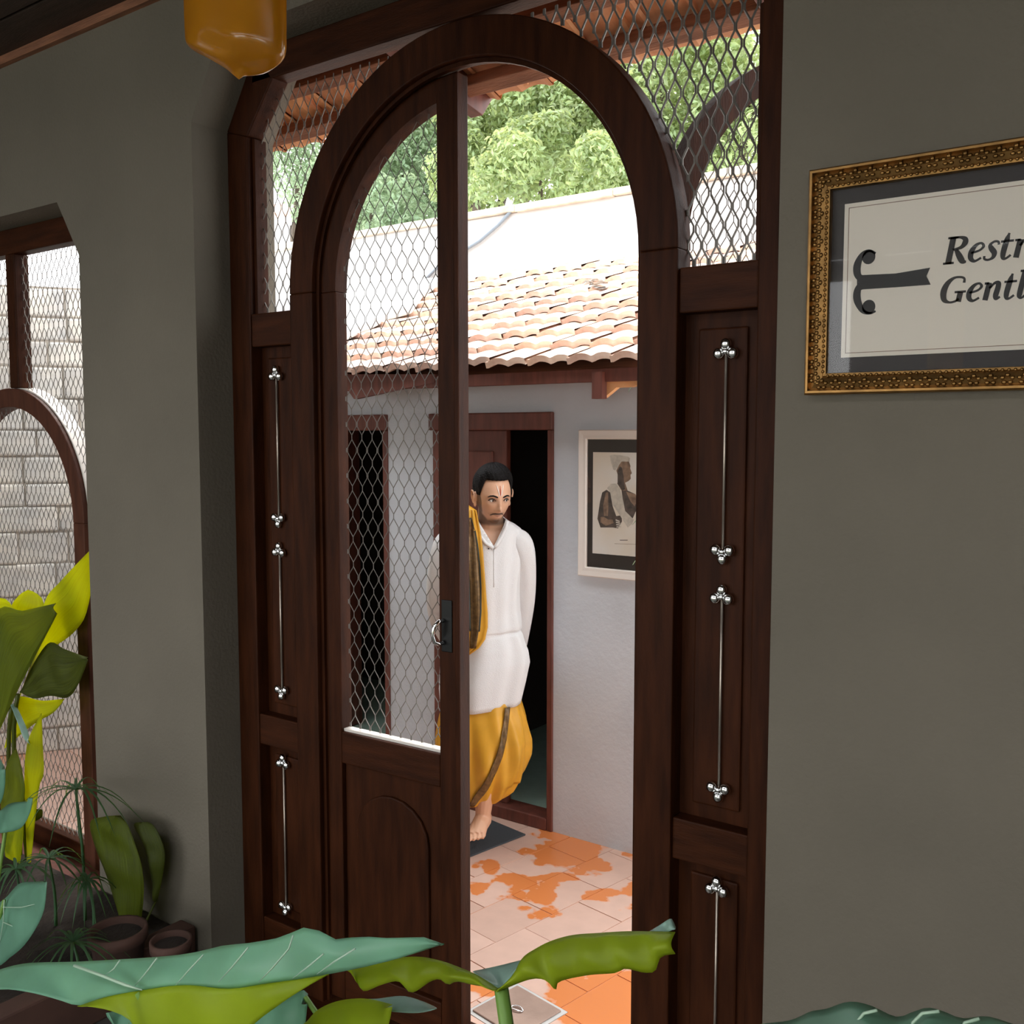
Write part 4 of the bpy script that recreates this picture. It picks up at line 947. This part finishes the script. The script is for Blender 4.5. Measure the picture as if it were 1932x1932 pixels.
db_ = MB().grid(rows, True); bd = BVHTree.FromPolygons(db_.v, db_.f)
def strip_on(bvh, cl, off, nm, m, parent):
    a, b = [], []
    n = len(cl); pts = []
    for i in range(n - 1):
        for k in range(4): t = k / 4; pts.append([x + (y_ - x) * t for x, y_ in zip(cl[i], cl[i + 1])])
    pts.append(cl[-1])
    rws = []
    for ul, ur, v in pts:
        r = []
        for k in range(7):
            p = pl(ul + (ur - ul) * k / 6, v, .12); r.append(Vector((p.x, front_y(p.x, p.z, bvh, -.12) - off, p.z)))
        rws.append(r)
    o = obj(nm, MB().grid(rws), m, parent, True); s_ = o.modifiers.new('s', 'SOLIDIFY'); s_.thickness = .002; s_.offset = 0; return o
strip_on(bd, [(953, 963, 1338), (950, 960, 1365), (944, 956, 1395), (935, 948, 1425), (924, 938, 1452), (908, 925, 1480), (893, 910, 1503), (882, 895, 1524)], .010, 'woven_border', 'border', do)
# shawl over his right shoulder
sh_edge = [(1, 878, 898, 964), (1, 874, 902, 985), (1, 868, 907, 1010), (1, 862, 911, 1045), (1, 858, 914, 1085), (1, 856, 917, 1125), (1, 856, 920, 1160), (1, 858, 920, 1185), (1, 862, 915, 1208), (1, 866, 903, 1224), (1, 868, 884, 1238)]
rows = []
for (_, ul, ur, v) in sh_edge:
    r = []
    for k in range(13):
        u = ul + (ur - ul) * k / 12; p = pl(u, v, .15); yv = min(front_y(p.x, p.z, bk, -.10), -.08) - .022 - .012 * math.sin(math.pi * k / 12) - .006 * math.sin(k * 1.7)
        r.append(Vector((p.x, yv, p.z)))
    rows.append(r)
ur_ = [Vector((p.x - .03, p.y + .10, p.z + .012)) for p in rows[0]]; rows2 = [[Vector((p.x - .05, .10, p.z - .03)) for p in rows[0]], ur_] + rows
sh_ = obj('shawl', MB().grid(rows2), 'silk_yellow', man, True, label='yellow silk shawl over one shoulder'); s_ = sh_.modifiers.new('s', 'SOLIDIFY'); s_.thickness = .008; s_.offset = 0
sb = MB().grid(rows); bs = BVHTree.FromPolygons(sb.v, sb.f)
bdst = strip_on(bs, [(880, 887, 976), (879, 895, 1000), (880, 900, 1030), (884, 904, 1070), (886, 906, 1110), (887, 906, 1150), (888, 903, 1190), (886, 898, 1222)], .009, 'woven_border', 'border', sh_)
strip_on(bs, [(887, 889, 976), (895, 897, 1000), (900, 902.5, 1030), (904, 906.5, 1070), (906, 908.5, 1110), (906, 908.5, 1150), (903, 905.5, 1190)], .010, 'dark_selvedge', 'border_edge', sh_)
strip_on(bs, [(878.5, 881, 1030), (882, 884.5, 1070), (884, 886.5, 1110), (885, 887.5, 1150), (886, 888, 1190)], .010, 'dark_selvedge', 'border_edge', sh_)

# ================================================================== PLANTS INSIDE
def resample(pts, n):
    pts = [Vector(p) for p in pts]; d = [0]
    for a, b in zip(pts, pts[1:]): d.append(d[-1] + (b - a).length)
    out = []
    for k in range(n):
        t = d[-1] * k / (n - 1); i = 0
        while i < len(d) - 2 and d[i + 1] < t: i += 1
        f = (t - d[i]) / max(1e-9, d[i + 1] - d[i]); p0, p1, p2, p3 = pts[max(i - 1, 0)], pts[i], pts[i + 1], pts[min(i + 2, len(pts) - 1)]
        out.append(pts[i].lerp(pts[i + 1], f) if f <= 0 or f >= 1 else .5 * ((2 * p1) + (p2 - p0) * f + (2 * p0 - 5 * p1 + 4 * p2 - p3) * f * f + (3 * p1 - p0 - 3 * p2 + p3) * f ** 3))
    return out
def leaf_px(parent, U_, L_, yu, yl, m, n=28, rows_=8, bulge=.0, nm='leaf', ripple=.004, label=None):
    """leaf blade between two edge lines; yu / yl = distance (y) along each edge: number or (start, end)"""
    def edge(pts, yy):
        yy = yy if hasattr(yy, '__len__') else (yy, yy); k = len(pts) - 1
        return [oy(u, v, yy[0] + (yy[1] - yy[0]) * i / k) for i, (u, v) in enumerate(pts)]
    a = resample(edge(U_, yu), n); b = resample(edge(L_, yl), n); rows = []
    for i in range(rows_ + 1):
        t = i / rows_
        rows.append([p.lerp(q, t) + Vector((0, -1, .3)) * (bulge * math.sin(math.pi * t)) + Vector((0, -1, .2)) * (ripple * math.sin(k * .9) * math.sin(math.pi * t)) for k, (p, q) in enumerate(zip(a, b))])
    o = obj(nm, MB().grid(rows), m, parent, True); s_ = o.modifiers.new('s', 'SOLIDIFY'); s_.thickness = .0012
    uvl = o.data.uv_layers.new(name='UVMap')
    for lp_ in o.data.loops: uvl.data[lp_.index].uv = ((lp_.vertex_index % n) / (n - 1), (lp_.vertex_index // n) / rows_ + len(bpy.data.objects) * .37)
    if label: o['label'] = label
    return o
def veins(parent, lst, y, r=.0016, off=.006):
    for pts in lst:
        q = [oy(u, v, yy - off) for (u, v), yy in zip(pts, y if hasattr(y, '__len__') else [y] * len(pts))]
        obj('vein', MB().tube(q, [r] * (len(q) - 1) + [r * .4], 5), 'vein', parent, True)
def pot(c, r, h, label, m='terracotta'):
    t = thing('plant_pot', c, label=label, category='pot')
    obj('pot_body', MB().lathe(c, [(r * .68, 0), (r * .95, h * .86), (r * 1.06, h * .86), (r * 1.06, h), (r * .92, h), (r * .88, h * .9), (.01, h * .88)]), m, t, True)
    obj('potting_soil', MB().lathe((c[0], c[1], c[2] + h * .88), [(r * .86, 0), (r * .86, .01), (.01, .014)]), 'soil', t); return t
ZF = .06
# planting bed along the wall below the window
bed = thing('planting_bed', (-3.9, 1.6, ZF), label='low bed of dark soil along the foot of the left wall', category='planter')
obj('kerb', MB().box(-6.0, -2.72, 1.12, 1.20, ZF, ZF + .16).box(-2.80, -2.72, 1.20, 1.955, ZF, ZF + .16), 'terracotta', bed, bevel=.008)
obj('bed_soil', MB().box(-6.0, -2.80, 1.20, 1.955, ZF, ZF + .12), 'soil', bed)
def stem(parent, top, base, r0=.006, r1=.009, bend=(0, 0, 0), m='stem'):
    top, base = Vector(top), Vector(base); mid = (top + base) / 2 + Vector(bend)
    obj('stem', MB().tube(resample([base, mid, top], 9), [r1 + (r0 - r1) * k / 8 for k in range(9)], 8), m, parent, True)
# plant with the very large leaf across the bottom left
base = Vector((-1.02, .97, ZF)); pot(tuple(base), .15, .26, 'terracotta pot under the big arrow-shaped leaf')
pA = thing('elephant_ear_plant', base + Vector((0, 0, .23)), label='plant with one very large blue green arrow-shaped leaf across the lower left', category='plant')
fold = [(-70, 1880), (0, 1866), (52, 1871), (105, 1884), (150, 1897), (200, 1881), (270, 1868), (350, 1859), (430, 1866), (500, 1856), (560, 1848), (620, 1838), (690, 1824), (760, 1806), (838, 1781)]
lfA = leaf_px(pA, [(-90, 1868), (-40, 1846), (0, 1829), (52, 1817), (150, 1814), (300, 1805), (370, 1796), (420, 1784), (470, 1779), (530, 1768), (565, 1752), (590, 1750), (612, 1762), (632, 1772), (680, 1767), (740, 1770), (800, 1768), (838, 1781)], fold, (1.0, 1.0), (.93, 1.0), 'leaf_big', 44, 8, .006, label='blue green upper side of the large leaf')
leaf_px(pA, [(150, 1897), (200, 1881), (270, 1868), (350, 1859), (430, 1866), (500, 1856), (560, 1848), (620, 1838)], [(150, 1897), (205, 1906), (245, 1925), (275, 1965), (350, 1985), (440, 1960), (500, 1915), (565, 1870), (620, 1839)], (.945, .975), (.93, .97), 'leaf_backlit', 30, 8, .004, label='backlit yellow green overhanging half of the large leaf')
veins(lfA, [[(140, 1822), (190, 1840), (235, 1858), (268, 1868)]], .96, .0028, .012)
veins(lfA, [[(226, 1812), (215, 1828), (198, 1840)], [(296, 1808), (275, 1836), (254, 1860)], [(383, 1802), (355, 1832), (332, 1858)], [(468, 1788), (440, 1822), (412, 1853)], [(553, 1765), (545, 1790), (515, 1825), (488, 1853)], [(610, 1800), (580, 1825), (552, 1846)], [(670, 1790), (630, 1815), (598, 1838)]], .97, .0014, .012)
stem(pA, oy(262, 1872, .955), base + Vector((0, 0, .23)), .008, .013, (.03, .02, 0))
# plant with the split leaf in front of the doorway
base = Vector((-.62, .98, ZF)); pot(tuple(base), .13, .24, 'terracotta pot of the split-leaf plant before the doorway')
pB = thing('elephant_ear_plant', base + Vector((0, 0, .21)), label='plant with a split yellow green leaf on a stalk before the open doorway', category='plant')
yb = 1.05
leaf_px(pB, [(945, 1868), (905, 1842), (870, 1826), (830, 1812), (790, 1805), (740, 1808), (690, 1820), (664, 1828)], [(945, 1868), (915, 1862), (890, 1858), (862, 1852), (845, 1858), (830, 1848), (812, 1852), (776, 1873), (752, 1852), (720, 1858), (690, 1870), (678, 1862), (664, 1828)], (yb, yb + .05), (yb, yb + .02), 'leaf_backlit', 36, 7, .01, label='yellow green left lobe')
leaf_px(pB, [(947, 1868), (965, 1845), (985, 1808), (1010, 1790), (1040, 1775), (1080, 1764), (1130, 1760), (1180, 1757), (1230, 1757), (1274, 1758)], [(947, 1868), (1000, 1848), (1030, 1850), (1048, 1868), (1056, 1852), (1110, 1840), (1160, 1836), (1180, 1828), (1215, 1835), (1236, 1832), (1247, 1806), (1274, 1800)], (yb, yb + .08), (yb, yb + .06), 'leaf_backlit', 40, 8, .014, label='green right lobe')
leaf_px(pB, [(893, 1832), (940, 1822), (988, 1810)], [(893, 1832), (925, 1855), (948, 1868), (965, 1840), (988, 1810)], yb + .05, yb + .01, 'leaf_pale', 16, 5, label='pale blue upper side showing in the notch')
leaf_px(pB, [(1225, 1757), (1245, 1745), (1266, 1733), (1274, 1748)], [(1225, 1758), (1240, 1758), (1260, 1758), (1274, 1752)], yb + .09, yb + .08, 'leaf_pale', 12, 4, label='pale curled leaf tip')
stem(pB, oy(946, 1866, yb), base + Vector((0, 0, .21)), .010, .013, (.02, 0, 0))
# low plant beneath them
base = Vector((-.88, 1.34, ZF)); pot(tuple(base), .12, .22, 'small terracotta pot in front of the closed door leaf')
pC = thing('elephant_ear_plant', base + Vector((0, 0, .19)), label='low plant with curled leaves in front of the closed door leaf', category='plant')
leaf_px(pC, [(575, 1932), (600, 1905), (640, 1888), (690, 1884), (740, 1895)], [(575, 1932), (600, 1960), (660, 1990), (720, 1960), (740, 1900)], 1.16, 1.12, 'leaf_backlit', 24, 7, .012)
leaf_px(pC, [(620, 1896), (660, 1886), (710, 1884), (760, 1879), (800, 1890), (824, 1901)], [(620, 1897), (660, 1893), (700, 1895), (740, 1908), (790, 1910), (824, 1902)], 1.2, 1.16, 'leaf_pale', 24, 6, .004)
leaf_px(pC, [(440, 1960), (470, 1925), (520, 1890), (575, 1868), (580, 1890)], [(440, 1965), (480, 1985), (540, 1985), (570, 1950), (580, 1895)], 1.2, 1.18, 'leaf_teal', 24, 6, .01)
leaf_px(pC, [(205, 1910), (240, 1902), (280, 1905)], [(205, 1910), (225, 1945), (265, 1960), (280, 1906)], 1.25, 1.22, 'leaf_teal', 14, 5, .006)
for (u, v, yy) in ((660, 1890, 1.17), (575, 1880, 1.19), (245, 1930, 1.235)): stem(pC, oy(u, v, yy), base + Vector((0, 0, .19)), .005, .008)
# plant whose leaf top shows at the bottom right
base = Vector((-.20, .98, ZF)); pot(tuple(base), .14, .25, 'terracotta pot at the foot of the right wall')
pD = thing('elephant_ear_plant', base + Vector((0, 0, .22)), label='plant whose rippled leaf edge rises at the bottom right', category='plant')
lfD = leaf_px(pD, [(1380, 1950), (1430, 1933), (1490, 1925), (1530, 1908), (1560, 1903), (1600, 1890), (1640, 1896), (1690, 1918), (1720, 1910), (1750, 1901), (1780, 1908), (1815, 1921), (1860, 1917), (1900, 1928), (1950, 1945)], [(1380, 1952), (1450, 1985), (1550, 2010), (1680, 2020), (1800, 2010), (1900, 1990), (1950, 1950)], 1.0, .9, 'leaf_teal', 44, 8, .008)
veins(lfD, [[(1655, 1906), (1630, 1912), (1617, 1928), (1612, 1950)], [(1772, 1908), (1740, 1912), (1722, 1930), (1716, 1950)], [(1848, 1922), (1820, 1930), (1810, 1950)]], [.985, .985, .98, .97], .0016, .012)
stem(pD, oy(1660, 2000, .91), base + Vector((0, 0, .22)), .008, .012)
# arrow leaves at the far left
base = Vector((-2.95, 1.36, ZF + .12))
pE = thing('arrowhead_plant', base, label='plant with two blue green arrow leaves at the far left edge', category='plant')
l_ = leaf_px(pE, [(-60, 1700), (-20, 1712), (10, 1695), (36, 1668), (62, 1664), (89, 1663)], [(-60, 1702), (-50, 1780), (-10, 1822), (20, 1806), (52, 1776), (82, 1722), (89, 1664)], 1.42, 1.36, 'leaf_teal', 26, 8, .012)
veins(l_, [[(8, 1698), (6, 1740), (-2, 1790)], [(6, 1712), (40, 1712), (70, 1705)], [(6, 1740), (30, 1750), (55, 1748)]], 1.385, .0016, .016)
l_ = leaf_px(pE, [(-60, 1540), (-10, 1535), (20, 1516), (55, 1512), (62, 1505)], [(-60, 1545), (-20, 1570), (15, 1570), (42, 1560), (58, 1530), (62, 1506)], 1.5, 1.46, 'leaf_teal', 24, 7, .01)
leaf_px(pE, [(-50, 1430), (-15, 1420), (0, 1432), (10, 1450)], [(-50, 1432), (-30, 1500), (-4, 1520), (8, 1490), (10, 1452)], 1.48, 1.46, 'leaf_teal', 18, 6, .01)
for (u, v, yy) in ((8, 1698, 1.40), (15, 1535, 1.48), (-10, 1440, 1.47)): stem(pE, oy(u, v, yy), base, .005, .008)
# bright backlit clump standing in the window recess
base = Vector((-4.05, 1.88, ZF + .12))
pF = thing('turmeric_plant', base, label='tall clump of backlit yellow green ribbed leaves in front of the left window', category='plant')
yf = 2.04
leaf_px(pF, [(30, 1330), (62, 1240), (84, 1137), (115, 1096), (163, 1045), (186, 1022)], [(30, 1332), (60, 1262), (80, 1228), (112, 1214), (146, 1186), (166, 1145), (186, 1025)], 1.98, 2.045, 'canna_backlit', 30, 8, .0, label='bright yellow green leaf lit from behind')
leaf_px(pF, [(10, 1330), (18, 1165), (34, 1126), (54, 1112)], [(10, 1332), (60, 1250), (84, 1150), (72, 1122), (54, 1113)], 2.0, 2.0, 'canna_backlit', 22, 6)
leaf_px(pF, [(-10, 1390), (-8, 1165), (45, 1152), (106, 1138)], [(-8, 1395), (30, 1310), (60, 1250), (108, 1158)], 1.93, 1.93, 'canna_half_shade', 24, 7, .01, label='olive shaded leaf')
leaf_px(pF, [(-40, 1300), (-25, 1150), (10, 1130), (30, 1160)], [(-40, 1302), (-10, 1290), (20, 1230), (30, 1165)], 1.96, 1.96, 'canna_backlit', 20, 6)
leaf_px(pF, [(40, 1306), (60, 1258), (92, 1213), (120, 1224), (150, 1235), (166, 1240)], [(40, 1307), (64, 1318), (95, 1313), (128, 1316), (148, 1290), (166, 1245)], 1.955, 1.95, 'canna_shade', 26, 7, .008, label='dark folded leaf')
leaf_px(pF, [(8, 1412), (22, 1350), (34, 1315), (80, 1322), (122, 1318)], [(8, 1413), (40, 1385), (70, 1362), (100, 1345), (122, 1319)], 2.0, 2.0, 'canna_backlit', 24, 6)
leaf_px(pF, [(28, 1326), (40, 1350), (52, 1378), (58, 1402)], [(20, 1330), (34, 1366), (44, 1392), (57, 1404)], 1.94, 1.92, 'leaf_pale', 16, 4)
leaf_px(pF, [(52, 1650), (46, 1480), (50, 1410), (62, 1375), (79, 1345)], [(56, 1650), (72, 1495), (82, 1460), (80, 1400), (79, 1347)], 1.93, 1.93, 'canna_backlit', 26, 6, .006)
leaf_px(pF, [(5, 1600), (2, 1500), (14, 1440), (31, 1411)], [(20, 1600), (46, 1505), (42, 1455), (31, 1412)], 1.91, 1.91, 'canna_half_shade', 22, 6, .006)
leaf_px(pF, [(18, 1680), (8, 1590), (20, 1540), (40, 1530)], [(30, 1680), (40, 1610), (44, 1560), (41, 1531)], 1.90, 1.90, 'canna_backlit', 18, 5, .006)
leaf_px(pF, [(60, 1550), (58, 1535), (62, 1527), (80, 1527)], [(60, 1552), (70, 1548), (80, 1540), (80, 1528)], 1.96, 1.96, 'canna_shade', 10, 3)
for pts in ([(22, 1640), (16, 1420), (22, 1330)], [(36, 1650), (26, 1400), (34, 1310)], [(48, 1660), (46, 1560), (50, 1500)]):
    q = [oy(u, v, 1.94) for u, v in pts]; obj('stalk', MB().tube(resample([base + Vector((.02 * len(pts), 0, 0))] + q, 12), .0085, 7), 'canna_shade', pF, True)
# leaves against the wall, their shade put into dark leaf tones
base = oy(255, 1830, 1.80); base.z = ZF + .12
pG = thing('turmeric_plant', base, label='plant with one broad dark olive leaf and one spoon leaf against the wall', category='plant')
leaf_px(pG, [(248, 1810), (205, 1665), (180, 1600), (170, 1552), (195, 1541), (228, 1538)], [(256, 1810), (270, 1700), (268, 1640), (252, 1585), (240, 1555), (228, 1539)], 1.86, 1.86, 'canna_half_shade', 30, 8, .02, label='broad olive leaf')
leaf_px(pG, [(293, 1700), (282, 1640), (268, 1590), (252, 1556), (270, 1551)], [(297, 1700), (309, 1640), (310, 1605), (298, 1570), (283, 1552), (270, 1552)], 1.90, 1.90, 'canna_shade', 24, 6, .012, label='small spoon-shaped leaf')
stem(pG, oy(295, 1698, 1.90), base, .003, .005, m='canna_shade'); stem(pG, oy(252, 1808, 1.86), base, .006, .008, m='canna_shade')
for (u, v, rr, hh, lb) in ((222, 1752, .085, .13, 'dark terracotta pot partly hidden by grassy stalks beside the wall'), (322, 1772, .06, .11, 'small brown pot against the wall near the door')):
    c = oz(u, v, .18 + hh); inb = c.x < -2.9; pot((c.x, min(c.y, 1.955 - rr * 1.06), .18 if inb else ZF), rr, hh if inb else hh + .12, lb)
# umbrella papyrus
def papyrus(u, v, yy, n, L_, label, seed, droop=.35):
    random.seed(seed); c = oy(u, v, yy); b = Vector((c.x + .03, min(1.85, max(1.28, yy)), ZF + .12))
    t = thing('umbrella_papyrus', b, label=label, category='plant', group='umbrella papyrus stalks')
    obj('stalk', MB().tube(resample([b, (b + c) / 2 + Vector((.015, 0, 0)), c], 8), [.006, .0058, .0055, .005, .005, .0045, .004, .004], 6), 'blade', t, True)
    for k in range(n):
        a = 2 * math.pi * k / n + random.uniform(-.15, .15); ll = L_ * random.uniform(.75, 1.1); up_ = random.uniform(.1, .45)
        d = Vector((math.cos(a), math.sin(a) * .8, 0)); 
        if (c + d * ll).y > 1.94: d.y = min(d.y, (1.93 - c.y) / ll)
        rows = []
        for i in range(8):
            s = i / 7; p = c + d * ll * s + Vector((0, 0, ll * (up_ * s * 1.6 - (droop + up_) * s * s * 1.3))); w2 = .006 * (1 - s) ** .6 * min(1, .4 + s * 4)
            sd2 = Vector((-d.y, d.x, 0)).normalized(); rows.append([p - sd2 * w2, p + Vector((0, 0, .0015)), p + sd2 * w2])
        obj('blade', MB().grid(rows), 'blade', t, True)
papyrus(143, 1490, 1.80, 18, .26, 'tallest umbrella papyrus head in front of the window edge', 1)
papyrus(92, 1620, 1.72, 18, .19, 'umbrella papyrus head below the tallest one, left of it', 2)
papyrus(138, 1778, 1.55, 18, .17, 'lowest umbrella papyrus head just above the large leaf', 3)
papyrus(165, 1660, 1.78, 16, .15, 'drooping umbrella papyrus head beside the broad olive leaf', 4, .7)
papyrus(30, 1640, 1.60, 14, .15, 'umbrella papyrus head at the far left among arrow leaves', 5)

# hangings at the back of the hall (seen only as reflections in the sign's glass)
for x, m, lb in ((-1.75, 'silk_yellow', 'yellow cloth hanging at the back of the hall'), (-1.25, 'maroon', 'maroon cloth hanging at the back of the hall'), (-2.3, 'maroon', 'second maroon cloth hanging at the back of the hall beside the yellow one')):
    rows = [[Vector((x + .24 * k / 20, -3.6 + .03 * math.sin(k * 1.3), z)) for k in range(21)] for z in (.5, 1.2, 2.0, 2.9, ZC + .04)]
    o = obj('hanging_cloth', MB().grid(rows), m, smooth=True, origin=(x + .12, -3.6, .5), label=lb, category='cloth'); s_ = o.modifiers.new('s', 'SOLIDIFY'); s_.thickness = .004
